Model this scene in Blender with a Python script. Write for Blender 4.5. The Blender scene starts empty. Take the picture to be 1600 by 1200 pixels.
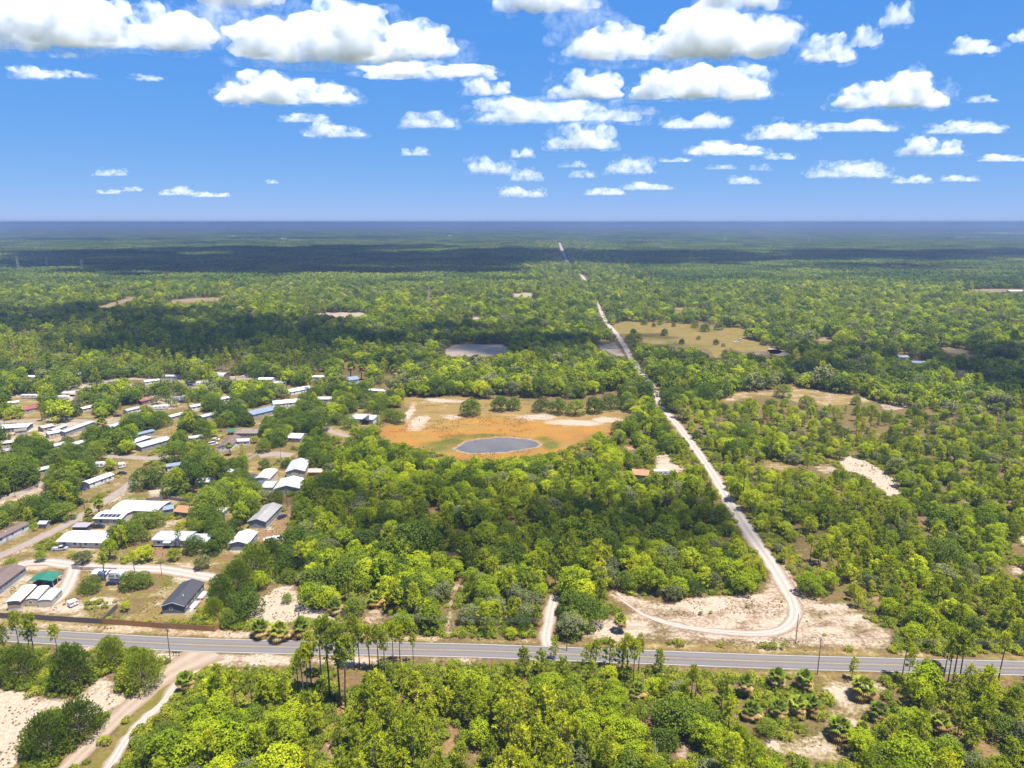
import bpy, bmesh, math, random
import numpy as np
from mathutils import Vector, Matrix, Euler

scene = bpy.context.scene
rad = math.radians

# ------------------------------------------------------------------ camera
CAM_H, FOC, HORIZON = 130.0, 1105.0, 347.0          # metres, pixels of a 1600 px wide frame, horizon row
PITCH = math.atan((600.0 - HORIZON) / FOC)
cam_data = bpy.data.cameras.new('camera')
cam = bpy.data.objects.new('camera', cam_data)
scene.collection.objects.link(cam)
cam.location = (0, 0, CAM_H)
cam.rotation_euler = (math.pi / 2 - PITCH, 0, 0)
cam_data.sensor_width = 36.0
cam_data.lens = 36.0 * FOC / 1600.0
cam_data.clip_start = 1.0
cam_data.clip_end = 200000.0
scene.camera = cam

# ------------------------------------------------------------------ sky, sun, exposure
SUN_EL, SUN_AZ = rad(72.0), rad(122.0)               # azimuth measured from +Y towards +X
world = bpy.data.worlds.new('World')
scene.world = world
world.use_nodes = True
wn = world.node_tree.nodes
bg = wn['Background']
sky = wn.new('ShaderNodeTexSky')
sky.sky_type = 'NISHITA'
sky.sun_disc = False
sky.sun_elevation = SUN_EL
sky.sun_rotation = SUN_AZ
sky.altitude = 100.0
sky.air_density = 0.5
sky.dust_density = 0.0
sky.ozone_density = 10.0
# clear dry air, graded per channel as the photograph shows it: deep blue above, paler and not yellow at the horizon
wl = world.node_tree.links
sep_s, com_s = wn.new('ShaderNodeSeparateColor'), wn.new('ShaderNodeCombineColor')
wl.new(sky.outputs[0], sep_s.inputs[0])
for i_, (pw, ml) in enumerate(((0.75, 0.50), (0.36, 1.07), (0.09, 2.8))):
    pn_, mn_ = wn.new('ShaderNodeMath'), wn.new('ShaderNodeMath')
    pn_.operation, mn_.operation = 'POWER', 'MULTIPLY'
    pn_.inputs[1].default_value, mn_.inputs[1].default_value = pw, ml
    wl.new(sep_s.outputs[i_], pn_.inputs[0])
    wl.new(pn_.outputs[0], mn_.inputs[0])
    wl.new(mn_.outputs[0], com_s.inputs[i_])
wl.new(com_s.outputs[0], bg.inputs[0])
bg.inputs[1].default_value = 0.12
sun_data = bpy.data.lights.new('sun', 'SUN')
sun_data.energy = 5.0
sun_data.angle = rad(0.53)
sun_data.color = (1.0, 0.95, 0.87)
sun = bpy.data.objects.new('sun', sun_data)
scene.collection.objects.link(sun)
SUN_DIR = Vector((math.sin(SUN_AZ) * math.cos(SUN_EL), math.cos(SUN_AZ) * math.cos(SUN_EL), math.sin(SUN_EL)))
sun.rotation_euler = SUN_DIR.to_track_quat('Z', 'Y').to_euler()
sun.location = SUN_DIR * 500

vs = scene.view_settings
vs.view_transform = 'Standard'
vs.look = 'None'
vs.exposure = 1.18
vs.gamma = 1.0
vs.use_curve_mapping = False

cy = scene.cycles
cy.max_bounces = 16
cy.diffuse_bounces = 3
cy.glossy_bounces = 2
cy.transmission_bounces = 3
cy.volume_bounces = 10
cy.transparent_max_bounces = 8
cy.use_denoising = True
cy.use_adaptive_sampling = True
cy.adaptive_threshold = 0.02
cy.caustics_reflective = False
cy.caustics_refractive = False

# ------------------------------------------------------------------ helpers
CP, SP = math.cos(PITCH), math.sin(PITCH)
TAU = math.tau


def ground(u, v, z=0.0):
    """The point of the ground (or of the level z) that the photograph shows at pixel u, v of its 1600 x 1200 frame."""
    a, b = (u - 800.0) / FOC, -(v - 600.0) / FOC
    dx, dy, dz = a, CP + b * SP, -SP + b * CP
    t = (z - CAM_H) / dz
    return (dx * t, dy * t)


def project(p):
    """Pixel positions of points (n, 3)."""
    p = np.asarray(p, float)
    x, y, z = p[..., 0], p[..., 1], p[..., 2] - CAM_H
    depth = y * CP - z * SP
    up = y * SP + z * CP
    return 800 + FOC * x / depth, 600 - FOC * up / depth


def gpoly(pts):
    return np.array([ground(u, v) for u, v in pts])


def inside(poly, x, y):
    poly = np.asarray(poly, float)
    res = np.zeros(np.shape(x), bool)
    n = len(poly)
    j = n - 1
    for i in range(n):
        xi, yi = poly[i]
        xj, yj = poly[j]
        if yi != yj:
            c = ((yi > y) != (yj > y)) & (x < (xj - xi) * (y - yi) / (yj - yi) + xi)
            res ^= c
        j = i
    return res


def poly_distance(poly, x, y, closed=True):
    """Distance from points to the outline (or open line) of poly."""
    poly = np.asarray(poly, float)
    best = np.full(np.shape(x), 1e9)
    m = len(poly) if closed else len(poly) - 1
    for i in range(m):
        a, b = poly[i], poly[(i + 1) % len(poly)]
        d = b - a
        L = max(d @ d, 1e-9)
        t = np.clip(((x - a[0]) * d[0] + (y - a[1]) * d[1]) / L, 0, 1)
        best = np.minimum(best, np.hypot(x - a[0] - t * d[0], y - a[1] - t * d[1]))
    return best


def smooth_line(pts, step=4.0):
    """Catmull-Rom through ground points, resampled."""
    P = [np.array(p, float) for p in pts]
    P = [2 * P[0] - P[1]] + P + [2 * P[-1] - P[-2]]
    out = []
    for i in range(1, len(P) - 2):
        p0, p1, p2, p3 = P[i - 1], P[i], P[i + 1], P[i + 2]
        n = max(2, int(np.linalg.norm(p2 - p1) / step))
        for k in range(n):
            t = k / n
            out.append(0.5 * (2 * p1 + (p2 - p0) * t + (2 * p0 - 5 * p1 + 4 * p2 - p3) * t * t + (3 * p1 - p0 - 3 * p2 + p3) * t ** 3))
    out.append(P[-2])
    return np.array(out)


def tag(o, label=None, cat=None, group=None, kind=None):
    if label:
        o['label'] = label
    if cat:
        o['category'] = cat
    if group:
        o['group'] = group
    if kind:
        o['kind'] = kind
    return o


def mesh_from(name, verts, faces, mats=(), face_mats=None, smooth=False):
    me = bpy.data.meshes.new(name)
    me.from_pydata([tuple(v) for v in verts], [], [tuple(f) for f in faces])
    for m in mats:
        me.materials.append(m)
    if face_mats is not None:
        me.polygons.foreach_set('material_index', np.asarray(face_mats, np.int32))
    if smooth:
        me.polygons.foreach_set('use_smooth', np.ones(len(me.polygons), bool))
    me.update()
    return me


def link(name, me, parent=None):
    o = bpy.data.objects.new(name, me)
    scene.collection.objects.link(o)
    if parent is not None:
        o.parent = parent
    return o


def empty(name, loc=(0, 0, 0), rz=0.0, scale=1.0):
    o = bpy.data.objects.new(name, None)
    scene.collection.objects.link(o)
    o.location = loc
    o.rotation_euler = (0, 0, rz)
    o.scale = (scale,) * 3
    o.empty_display_size = 0.5
    return o


class MB:
    """Collects boxes, bars, tubes and polygons into one mesh."""

    def __init__(self):
        self.v, self.f = [], []

    def poly(self, pts):
        b = len(self.v)
        self.v += [tuple(p) for p in pts]
        self.f.append(tuple(range(b, b + len(pts))))
        return self

    def box(self, x0, x1, y0, y1, z0, z1):
        b = len(self.v)
        self.v += [(x0, y0, z0), (x1, y0, z0), (x1, y1, z0), (x0, y1, z0), (x0, y0, z1), (x1, y0, z1), (x1, y1, z1), (x0, y1, z1)]
        for q in ((0, 3, 2, 1), (4, 5, 6, 7), (0, 1, 5, 4), (1, 2, 6, 5), (2, 3, 7, 6), (3, 0, 4, 7)):
            self.f.append(tuple(b + i for i in q))
        return self

    def hexa(self, bottom, top):
        """Solid between two quads (each four points, same winding)."""
        b = len(self.v)
        self.v += [tuple(p) for p in bottom] + [tuple(p) for p in top]
        for q in ((0, 3, 2, 1), (4, 5, 6, 7), (0, 1, 5, 4), (1, 2, 6, 5), (2, 3, 7, 6), (3, 0, 4, 7)):
            self.f.append(tuple(b + i for i in q))
        return self

    def tube(self, pts, radii, n=6, cap=True):
        pts = [Vector(p) for p in pts]
        if not hasattr(radii, '__len__'):
            radii = [radii] * len(pts)
        b = len(self.v)
        for i, p in enumerate(pts):
            d = (pts[min(i + 1, len(pts) - 1)] - pts[max(i - 1, 0)]).normalized()
            a = d.cross(Vector((0, 0, 1)) if abs(d.z) < 0.9 else Vector((1, 0, 0))).normalized()
            c = d.cross(a)
            for k in range(n):
                w = TAU * k / n
                self.v.append(tuple(p + radii[i] * (math.cos(w) * a + math.sin(w) * c)))
        for i in range(len(pts) - 1):
            for k in range(n):
                k2 = (k + 1) % n
                self.f.append((b + i * n + k, b + i * n + k2, b + (i + 1) * n + k2, b + (i + 1) * n + k))
        if cap:
            self.f.append(tuple(b + k for k in range(n - 1, -1, -1)))
            e = b + (len(pts) - 1) * n
            self.f.append(tuple(e + k for k in range(n)))
        return self

    def prism(self, profile, x0, x1):
        """Profile of (y, z) points swept along x."""
        b = len(self.v)
        n = len(profile)
        self.v += [(x0, y, z) for y, z in profile] + [(x1, y, z) for y, z in profile]
        self.f.append(tuple(b + i for i in range(n - 1, -1, -1)))
        self.f.append(tuple(b + n + i for i in range(n)))
        for i in range(n):
            j = (i + 1) % n
            self.f.append((b + i, b + j, b + n + j, b + n + i))
        return self

    def mesh(self, name, mat=None, smooth=False):
        return mesh_from(name, self.v, self.f, [mat] if mat else [], None, smooth)

    def build(self, name, mat, parent=None, smooth=False):
        return link(name, self.mesh(name, mat, smooth), parent)


# ------------------------------------------------------------------ material helpers
MATS = {}


def new_mat(name):
    m = bpy.data.materials.new(name)
    m.use_nodes = True
    nt = m.node_tree
    nt.nodes.clear()
    out = nt.nodes.new('ShaderNodeOutputMaterial')
    return m, nt, out


def node(nt, kind, **kw):
    n = nt.nodes.new(kind)
    for k, v in kw.items():
        if k == 'ins':
            for i, val in v.items():
                if hasattr(val, 'is_output') or isinstance(val, bpy.types.NodeSocket):
                    nt.links.new(val, n.inputs[i])
                else:
                    n.inputs[i].default_value = val
        else:
            setattr(n, k, v)
    return n


def math_n(nt, op, a, b=0.0, clamp=False):
    n = node(nt, 'ShaderNodeMath', operation=op, use_clamp=clamp, ins={0: a, 1: b})
    return n.outputs[0]


def noise(nt, vec, scale, detail=4.0, rough=0.55):
    n = node(nt, 'ShaderNodeTexNoise', ins={'Scale': scale, 'Detail': detail, 'Roughness': rough})
    nt.links.new(vec, n.inputs['Vector'])
    return n.outputs[0]


def ramp(nt, fac, stops, interp='LINEAR'):
    n = nt.nodes.new('ShaderNodeValToRGB')
    n.color_ramp.interpolation = interp
    el = n.color_ramp.elements
    while len(el) < len(stops):
        el.new(0.5)
    for e, (p, c) in zip(el, stops):
        e.position = p
        e.color = (c[0], c[1], c[2], 1) if hasattr(c, '__len__') else (c, c, c, 1)
    nt.links.new(fac, n.inputs[0])
    return n.outputs[0]


def mix_rgb(nt, fac, a, b, blend='MIX'):
    n = node(nt, 'ShaderNodeMix', data_type='RGBA', blend_type=blend)
    for s, v in ((n.inputs[0], fac), (n.inputs[6], a), (n.inputs[7], b)):
        if isinstance(v, bpy.types.NodeSocket):
            nt.links.new(v, s)
        elif hasattr(v, '__len__'):
            s.default_value = (v[0], v[1], v[2], 1)
        else:
            s.default_value = v
    return n.outputs[2]


def plain(name, col, rough=0.7, var=0.12, scale=1.5, metallic=0.0, dirt=0.0):
    """Painted, wooden or metal surface with slight procedural unevenness."""
    key = (name, col, rough)
    if key in MATS:
        return MATS[key]
    m, nt, out = new_mat(name)
    co = nt.nodes.new('ShaderNodeTexCoord').outputs['Object']
    n1 = noise(nt, co, scale, 5)
    lo = [c * (1 - var) for c in col]
    hi = [min(1, c * (1 + var)) for c in col]
    c = ramp(nt, n1, [(0.3, lo), (0.7, hi)])
    if dirt:
        n2 = noise(nt, co, 0.35, 6, 0.7)
        c = mix_rgb(nt, ramp(nt, n2, [(0.45, 0.0), (0.75, dirt)]), c, (0.16, 0.13, 0.10))
    b = node(nt, 'ShaderNodeBsdfPrincipled', ins={'Base Color': c, 'Roughness': rough, 'Metallic': metallic})
    nt.links.new(b.outputs[0], out.inputs[0])
    MATS[key] = m
    return m


def foliage_mat(name, stops, trans=0.3, rough=0.6, zone=0.45):
    """Leaves: tint of the leaf, of the plant and of the stand mixed; a part of the light passes through."""
    m, nt, out = new_mat(name)
    att = node(nt, 'ShaderNodeAttribute', attribute_name='tint').outputs['Fac']
    rnd = nt.nodes.new('ShaderNodeObjectInfo').outputs['Random']
    pos = nt.nodes.new('ShaderNodeNewGeometry').outputs['Position']
    z = noise(nt, pos, 0.012, 3)
    z2 = noise(nt, pos, 0.0023, 4)
    z = math_n(nt, 'ADD', math_n(nt, 'MULTIPLY', z, 0.5), math_n(nt, 'MULTIPLY', z2, 0.5))
    f = math_n(nt, 'ADD', math_n(nt, 'MULTIPLY', att, 0.42), math_n(nt, 'MULTIPLY', rnd, 0.5))
    f = math_n(nt, 'ADD', f, math_n(nt, 'MULTIPLY', math_n(nt, 'SUBTRACT', z, 0.5), zone * 2), True)
    c = ramp(nt, f, stops)
    d = node(nt, 'ShaderNodeBsdfPrincipled', ins={'Base Color': c, 'Roughness': 0.85, 'Specular IOR Level': 0.06})
    t = node(nt, 'ShaderNodeBsdfTranslucent', ins={'Color': mix_rgb(nt, 1.0, c, (1.3, 1.25, 0.5), 'MULTIPLY')})
    mx = node(nt, 'ShaderNodeMixShader', ins={0: trans, 1: d.outputs[0], 2: t.outputs[0]})
    nt.links.new(mx.outputs[0], out.inputs[0])
    return m

# ------------------------------------------------------------------ the ground: where the land is open (outlines read off the photograph, laid on the ground)
RNG = np.random.default_rng(7)
LIMIT_SINGLE = 300
ROAD_PX = [(-420, 966), (-200, 979), (-60, 987), (0, 991), (104, 997), (250, 1005), (400, 1010), (690, 1015.3), (800, 1018.5), (1000, 1026), (1200, 1033.5), (1400, 1039), (1600, 1044), (1800, 1049), (2100, 1056)]
TRACK_PX = [(958, 926), (988, 950), (1022, 967), (1080, 981), (1140, 988), (1188, 990), (1222, 983), (1240, 966), (1240, 945), (1226, 916), (1203, 877), (1181, 846), (1160, 815), (1140, 785), (1120, 750), (1100, 720), (1080, 692), (1062, 668), (1045, 648), (1032, 632), (1023, 612), (1012, 594), (992, 568), (976, 541), (962, 520), (949, 505), (940, 488), (934, 474), (921, 452), (911, 433), (898, 421), (887, 410), (880, 395), (874, 379)]
DRIVE_PX = [(857, 1011), (853, 996), (857, 975), (861, 952), (866, 931)]
LANE_PX = [(330, 1016), (288, 1038), (252, 1060), (222, 1087), (188, 1118), (150, 1155), (104, 1200), (40, 1262)]
LANE2_PX = [(285, 1060), (270, 1078), (250, 1102), (222, 1126), (196, 1158), (176, 1190), (150, 1230)]
STREET_PX = [(-60, 893), (0, 868), (22, 859), (75, 834), (131, 804), (163, 784), (190, 766), (214, 748)]
SANDROAD_PX = [(-40, 912), (10, 893), (40, 880), (75, 878), (120, 884), (190, 888), (250, 889), (300, 897), (345, 905)]
DRIVEWAY_PX = [(118, 884), (112, 900), (104, 918), (92, 934), (75, 946)]
STREET2_PX = [(-40, 800), (0, 780), (22, 772), (46, 765), (70, 752)]
CURVE_PX = [(510, 655), (508, 662), (514, 672), (526, 677), (545, 682)]
STREET3_PX = [(160, 712), (200, 714), (236, 716), (290, 712)]
STREET4_PX = [(90, 607), (140, 600), (200, 592), (300, 596), (350, 591), (400, 592)]
STREET5_PX = [(-20, 660), (30, 658), (80, 655), (140, 658), (190, 660)]
STREET6_PX = [(405, 712), (430, 709), (455, 712)]

OPEN = {}   # name: (outline, sand, green grass, dry grass, scraped earth)
OPEN['pond field'] = ([(588, 682), (606, 662), (640, 650), (630, 622), (700, 619), (735, 621), (832, 628), (860, 634), (926, 634), (940, 640), (985, 640), (968, 660), (935, 672), (905, 690), (880, 704), (830, 713), (760, 717), (700, 713), (650, 700), (610, 690)], .12, 0, 1, 0)
OPEN['meadow'] = ([(958, 507), (975, 503), (1000, 503), (1060, 505), (1120, 512), (1165, 512), (1162, 528), (1218, 548), (1190, 551), (1132, 546), (1118, 562), (1110, 545), (1050, 541), (1000, 535), (975, 530), (965, 520)], 0, .38, 1, 0)
OPEN['far bare field'] = ([(690, 547), (712, 538), (785, 538), (796, 545), (790, 554), (740, 558), (702, 557)], .8, 0, .7, 0)
OPEN['track bend field'] = ([(930, 538), (962, 535), (978, 556), (960, 556), (936, 546)], .6, 0, .4, 0)
OPEN['small meadow'] = ([(1128, 624), (1150, 613), (1215, 609), (1240, 604), (1300, 613), (1365, 623), (1360, 630), (1300, 634), (1250, 632), (1225, 620), (1180, 619), (1135, 629)], .38, .25, .9, 0)
OPEN['white scrape'] = ([(1310, 722), (1322, 713), (1345, 716), (1372, 730), (1400, 748), (1408, 772), (1386, 776), (1352, 745), (1318, 735)], .9, 0, .1, .2)
OPEN['loop sand'] = ([(905, 990), (925, 968), (960, 962), (985, 955), (948, 928), (965, 920), (1000, 934), (1040, 940), (1095, 930), (1150, 930), (1188, 922), (1200, 895), (1225, 880), (1260, 930), (1300, 940), (1340, 962), (1400, 985), (1402, 1016), (1250, 1012), (1000, 1003), (900, 1000)], .55, 0, .25, .5)
OPEN['west sand'] = ([(380, 972), (400, 940), (430, 915), (460, 912), (478, 945), (520, 962), (545, 975), (470, 968), (420, 978)], .8, 0, .2, .1)
OPEN['middle sand'] = ([(560, 975), (570, 950), (600, 945), (612, 970), (600, 985)], .4, 0, .4, .4)
OPEN['foot path'] = ([(690, 988), (695, 960), (702, 930), (712, 905), (724, 898), (720, 915), (710, 945), (706, 970), (712, 990)], .6, 0, .1, .4)
OPEN['brown opening'] = ([(660, 800), (672, 790), (690, 792), (690, 800), (668, 806)], .2, 0, .2, .6)
OPEN['camper clearing'] = ([(1020, 712), (1046, 708), (1050, 722), (1072, 735), (1060, 742), (1046, 738), (1040, 745), (1022, 735)], .7, 0, .2, .4)
OPEN['bush gap'] = ([(974, 697), (994, 697), (997, 704), (985, 708)], .4, 0, .1, .6)
OPEN['lower left sand'] = ([(-60, 1078), (0, 1072), (50, 1086), (110, 1092), (140, 1068), (170, 1050), (182, 1068), (205, 1095), (160, 1118), (120, 1120), (75, 1110), (60, 1118), (45, 1160), (20, 1200), (-60, 1230)], .75, 0, .15, .35)
OPEN['verge west'] = ([(-120, 956), (0, 964), (160, 974), (251, 980), (343, 985), (400, 984), (480, 978), (560, 985), (640, 993), (840, 998), (840, 1006), (400, 998), (107, 986), (-120, 976)], .55, .1, .8, .25)
OPEN['verge east'] = ([(880, 1000), (1000, 1004), (1200, 1012), (1400, 1018), (1600, 1022), (1600, 1032), (1400, 1027), (1200, 1021), (1000, 1013), (880, 1008)], .42, .2, .85, .2)
OPEN['verge south'] = ([(100, 1008), (250, 1017), (400, 1022), (640, 1028), (800, 1033), (800, 1040), (640, 1036), (480, 1040), (440, 1045), (360, 1044), (340, 1030), (250, 1032), (246, 1040), (200, 1014), (100, 1020)], .62, .05, .45, .5)
OPEN['verge south east'] = ([(1010, 1040), (1060, 1043), (1200, 1047), (1390, 1053), (1400, 1060), (1300, 1058), (1200, 1056), (1080, 1052)], .4, .25, .7, .2)
OPEN['palm opening'] = ([(1290, 1062), (1330, 1062), (1370, 1062), (1395, 1080), (1370, 1110), (1345, 1130), (1320, 1160), (1350, 1190), (1290, 1200), (1230, 1180), (1195, 1170), (1200, 1150), (1230, 1155), (1285, 1130), (1300, 1100)], .42, .4, .45, .2)
OPEN['lane grass'] = ([(262, 1062), (280, 1066), (262, 1092), (240, 1112), (216, 1138), (190, 1170), (160, 1210), (120, 1210), (160, 1165), (205, 1118), (236, 1084)], 0, .6, .75, 0)
OPEN['right slope'] = ([(1268, 728), (1300, 722), (1312, 735), (1290, 745)], .5, 0, .5, 0)
OPEN['gap a'] = ([(1185, 718), (1230, 722), (1250, 730), (1225, 738), (1195, 730)], .3, .2, .6, 0)
OPEN['gap b'] = ([(1432, 806), (1450, 806), (1452, 824), (1438, 828)], .5, 0, .1, .6)
OPEN['gap c'] = ([(1356, 932), (1378, 930), (1376, 950), (1362, 950)], .3, 0, .1, .8)
OPEN['gap d'] = ([(700, 1135), (716, 1132), (716, 1165), (700, 1185), (690, 1185)], .2, 0, 0, .9)
OPEN['gap e'] = ([(520, 1098), (545, 1094), (540, 1120), (528, 1122)], .2, 0, 0, .9)
OPEN['gap f'] = ([(510, 1165), (522, 1155), (524, 1180), (512, 1195)], .7, 0, 0, .5)
OPEN['gap g'] = ([(1008, 1128), (1022, 1120), (1020, 1150), (1008, 1162)], .2, 0, 0, .8)
OPEN['gap h'] = ([(1048, 1165), (1078, 1160), (1080, 1190), (1050, 1195)], .7, 0, .1, .4)
OPEN['gap i'] = ([(1530, 1160), (1545, 1150), (1548, 1175), (1535, 1185)], .3, 0, 0, .8)
OPEN['gap j'] = ([(730, 1170), (755, 1165), (752, 1195), (730, 1200)], .5, 0, 0, .6)
OPEN['right edge sand'] = ([(1590, 838), (1612, 830), (1612, 850), (1594, 852)], .8, 0, .1, .2)
OPEN['right low sand'] = ([(1572, 884), (1600, 880), (1610, 900), (1580, 898)], .7, 0, .1, .3)
OPEN['mailbox apron'] = ([(243, 1018), (335, 1022), (420, 1024), (360, 1036), (320, 1046), (290, 1060), (250, 1062), (248, 1050), (262, 1036), (248, 1028)], .95, 0, .1, .6)
# the settlement
OPEN['yard ground'] = ([(-90, 625), (0, 590), (60, 582), (240, 596), (400, 584), (520, 600), (600, 620), (600, 680), (520, 700), (500, 760), (470, 800), (440, 850), (350, 905), (320, 975), (-90, 960)], .30, .3, .5, .25)
OPEN['lot a'] = ([(-60, 872), (0, 862), (130, 798), (200, 757), (214, 748), (228, 750), (180, 785), (120, 820), (60, 850), (30, 868), (0, 890), (-60, 920)], .45, .05, .5, .3)
OPEN['lot b'] = ([(-60, 905), (30, 872), (62, 868), (100, 872), (220, 884), (256, 880), (300, 880), (346, 895), (350, 915), (318, 915), (260, 905), (200, 898), (120, 898), (100, 930), (118, 940), (150, 958), (200, 955), (240, 945), (235, 968), (100, 965), (-60, 955)], .45, .05, .6, .2)
OPEN['lot c'] = ([(200, 968), (240, 940), (250, 920), (262, 902), (300, 905), (335, 905), (332, 930), (318, 950), (300, 968), (330, 978), (342, 976), (250, 972)], .1, .35, .9, 0)
OPEN['lot d'] = ([(70, 845), (90, 832), (120, 825), (175, 815), (180, 850), (160, 868), (90, 862)], .4, .05, .7, .2)
OPEN['lot e'] = ([(235, 852), (250, 850), (268, 862), (258, 874), (236, 872)], .1, 0, .2, .9)
OPEN['lot f'] = ([(398, 830), (440, 800), (458, 790), (462, 805), (440, 830), (432, 850), (412, 858), (404, 850)], .2, 0, .3, .8)
OPEN['lot g'] = ([(383, 725), (400, 718), (425, 722), (440, 738), (420, 742), (386, 740)], .3, 0, .9, .2)
OPEN['lot h'] = ([(200, 720), (236, 718), (232, 732), (200, 734), (182, 748), (170, 760), (172, 768), (195, 760)], .3, .05, .7, .5)
OPEN['lot i'] = ([(230, 764), (250, 752), (268, 760), (300, 778), (290, 786), (228, 778)], .6, .05, .3, .4)
OPEN['lot j'] = ([(30, 592), (45, 586), (70, 585), (65, 598), (55, 612), (90, 610), (160, 596), (185, 598), (215, 600), (240, 604), (235, 616), (190, 622), (140, 626), (100, 628), (70, 618), (30, 622), (0, 622), (0, 614), (40, 608)], .6, .05, .55, .5)
OPEN['lot k'] = ([(-20, 640), (30, 622), (60, 628), (70, 645), (64, 656), (40, 660), (-20, 660)], .3, .1, .9, .1)
OPEN['lot l'] = ([(0, 664), (40, 658), (75, 662), (160, 655), (190, 648), (195, 660), (150, 672), (100, 690), (60, 692), (0, 700)], .5, .05, .5, .3)
OPEN['lot m'] = ([(225, 605), (280, 610), (330, 598), (350, 588), (390, 585), (388, 592), (340, 600), (300, 612), (290, 628), (265, 640), (240, 642), (222, 625)], .6, 0, .4, .4)
OPEN['lot n'] = ([(246, 668), (278, 662), (280, 674), (262, 684), (246, 682)], .1, .3, .9, .1)
OPEN['lot o'] = ([(505, 662), (520, 652), (560, 642), (585, 645), (600, 660), (590, 680), (560, 682), (545, 675), (520, 670)], .1, .5, .7, .1)
OPEN['lot p'] = ([(476, 738), (505, 740), (508, 756), (500, 760), (490, 745)], .2, 0, .3, .9)
OPEN['lot q'] = ([(310, 706), (350, 708), (370, 714), (345, 722), (310, 712)], .2, .2, .9, 0)
OPEN['lot r'] = ([(-40, 790), (0, 776), (40, 762), (60, 760), (86, 762), (84, 774), (50, 780), (20, 790), (-20, 812)], .5, 0, .6, .3)

POND_PX = [(711, 702), (716, 696), (728, 691), (748, 686.5), (770, 684), (798, 684), (822, 686), (838, 690), (842, 694), (836, 699), (818, 703), (795, 705.5), (770, 708), (745, 708), (722, 706)]

SAND_SPOTS = [(690, 626, 34, 5), (655, 660, 16, 14), (640, 645, 8, 16), (705, 652, 18, 4), (840, 652, 45, 6), (900, 660, 50, 6), (945, 656, 30, 5), (740, 545, 40, 4), (1335, 738, 12, 6), (1390, 765, 16, 10), (1330, 720, 16, 6),
              (1010, 925, 20, 6), (1120, 950, 30, 8), (1010, 985, 30, 8), (1290, 948, 40, 8), (1340, 965, 25, 8), (1300, 985, 40, 10), (450, 935, 18, 16), (500, 960, 30, 8), (30, 1085, 30, 8), (160, 1080, 24, 14), (10, 1150, 20, 25), (300, 900, 30, 10), (190, 893, 60, 8), (650, 665, 14, 8),
              (1210, 1165, 14, 10), (1300, 1085, 10, 12), (1330, 1130, 8, 12), (60, 885, 24, 8), (160, 940, 30, 8), (110, 950, 30, 6)]
GREEN_SPOTS = [(730, 683, 30, 4), (760, 680, 40, 3), (850, 686, 16, 5), (690, 694, 30, 8), (705, 690, 24, 9), (690, 700, 20, 6), (860, 695, 14, 8), (1100, 515, 26, 5), (1050, 535, 22, 4), (210, 778, 30, 5), (270, 905, 16, 18), (540, 655, 16, 8), (570, 664, 10, 4)]
ORANGE_SPOTS = [(620, 675, 40, 10), (740, 680, 60, 12), (830, 668, 70, 12), (920, 672, 40, 8), (800, 712, 90, 6), (790, 675, 70, 9), (700, 680, 60, 10), (860, 680, 60, 10), (880, 705, 50, 6), (650, 690, 40, 8), (760, 660, 60, 6)]


def axis_grid(a, b, step, far, growth):
    core = list(np.arange(a, b + 1e-6, step))
    s, p = step, core[-1]
    hi = []
    while p < far[1]:
        s *= growth
        p += s
        hi.append(p)
    s, p = step, core[0]
    lo = []
    while p > far[0]:
        s *= growth
        p -= s
        lo.append(p)
    return np.array(lo[::-1] + core + hi)


xs = axis_grid(-300, 300, 1.7, (-90000, 90000), 1.045)
ys = axis_grid(125, 430, 1.5, (-6000, 120000), 1.045)
GX, GY = np.meshgrid(xs, ys)
paint = np.zeros(GX.shape + (4,))
sub = (GY > 100) & (GY < 1300) & (np.abs(GX) < 0.85 * GY + 60)
sx, sy = GX[sub], GY[sub]
pv = np.zeros((len(sx), 4))
for name, (px, *w) in OPEN.items():
    poly = gpoly(px)
    lo, hi = poly.min(0) - 8, poly.max(0) + 8
    k = np.where((sx > lo[0]) & (sx < hi[0]) & (sy > lo[1]) & (sy < hi[1]))[0]
    if not len(k):
        continue
    d = poly_distance(poly, sx[k], sy[k])
    s = np.where(inside(poly, sx[k], sy[k]), d, -d)
    a = np.clip(0.5 + s / 5.0, 0, 1)
    for c in range(4):
        pv[k, c] = np.maximum(pv[k, c], a * w[c])


def spots(lst, chan, amount=1.0):
    for u, v, ru, rv in lst:
        c = ground(u, v)
        rx = abs(ground(u + ru, v)[0] - c[0])
        ry = abs(ground(u, v - rv)[1] - ground(u, v + rv)[1]) / 2
        q = ((sx - c[0]) / rx) ** 2 + ((sy - c[1]) / ry) ** 2
        pv[:, chan] = np.maximum(pv[:, chan], amount * np.exp(-q * 0.9))


spots(SAND_SPOTS, 0, 0.85)
spots(GREEN_SPOTS, 1, 0.9)
orange = np.zeros(len(sx))
pv_keep = pv[:, 2].copy()
paint[sub] = pv
field_or = np.zeros(GX.shape)
tmp = np.zeros(len(sx))
for u, v, ru, rv in ORANGE_SPOTS:
    c = ground(u, v)
    rx = abs(ground(u + ru, v)[0] - c[0])
    ry = abs(ground(u, v - rv)[1] - ground(u, v + rv)[1]) / 2
    q = ((sx - c[0]) / rx) ** 2 + ((sy - c[1]) / ry) ** 2
    tmp = np.maximum(tmp, 0.9 * np.exp(-q * 0.55))
field_or[sub] = tmp

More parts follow.
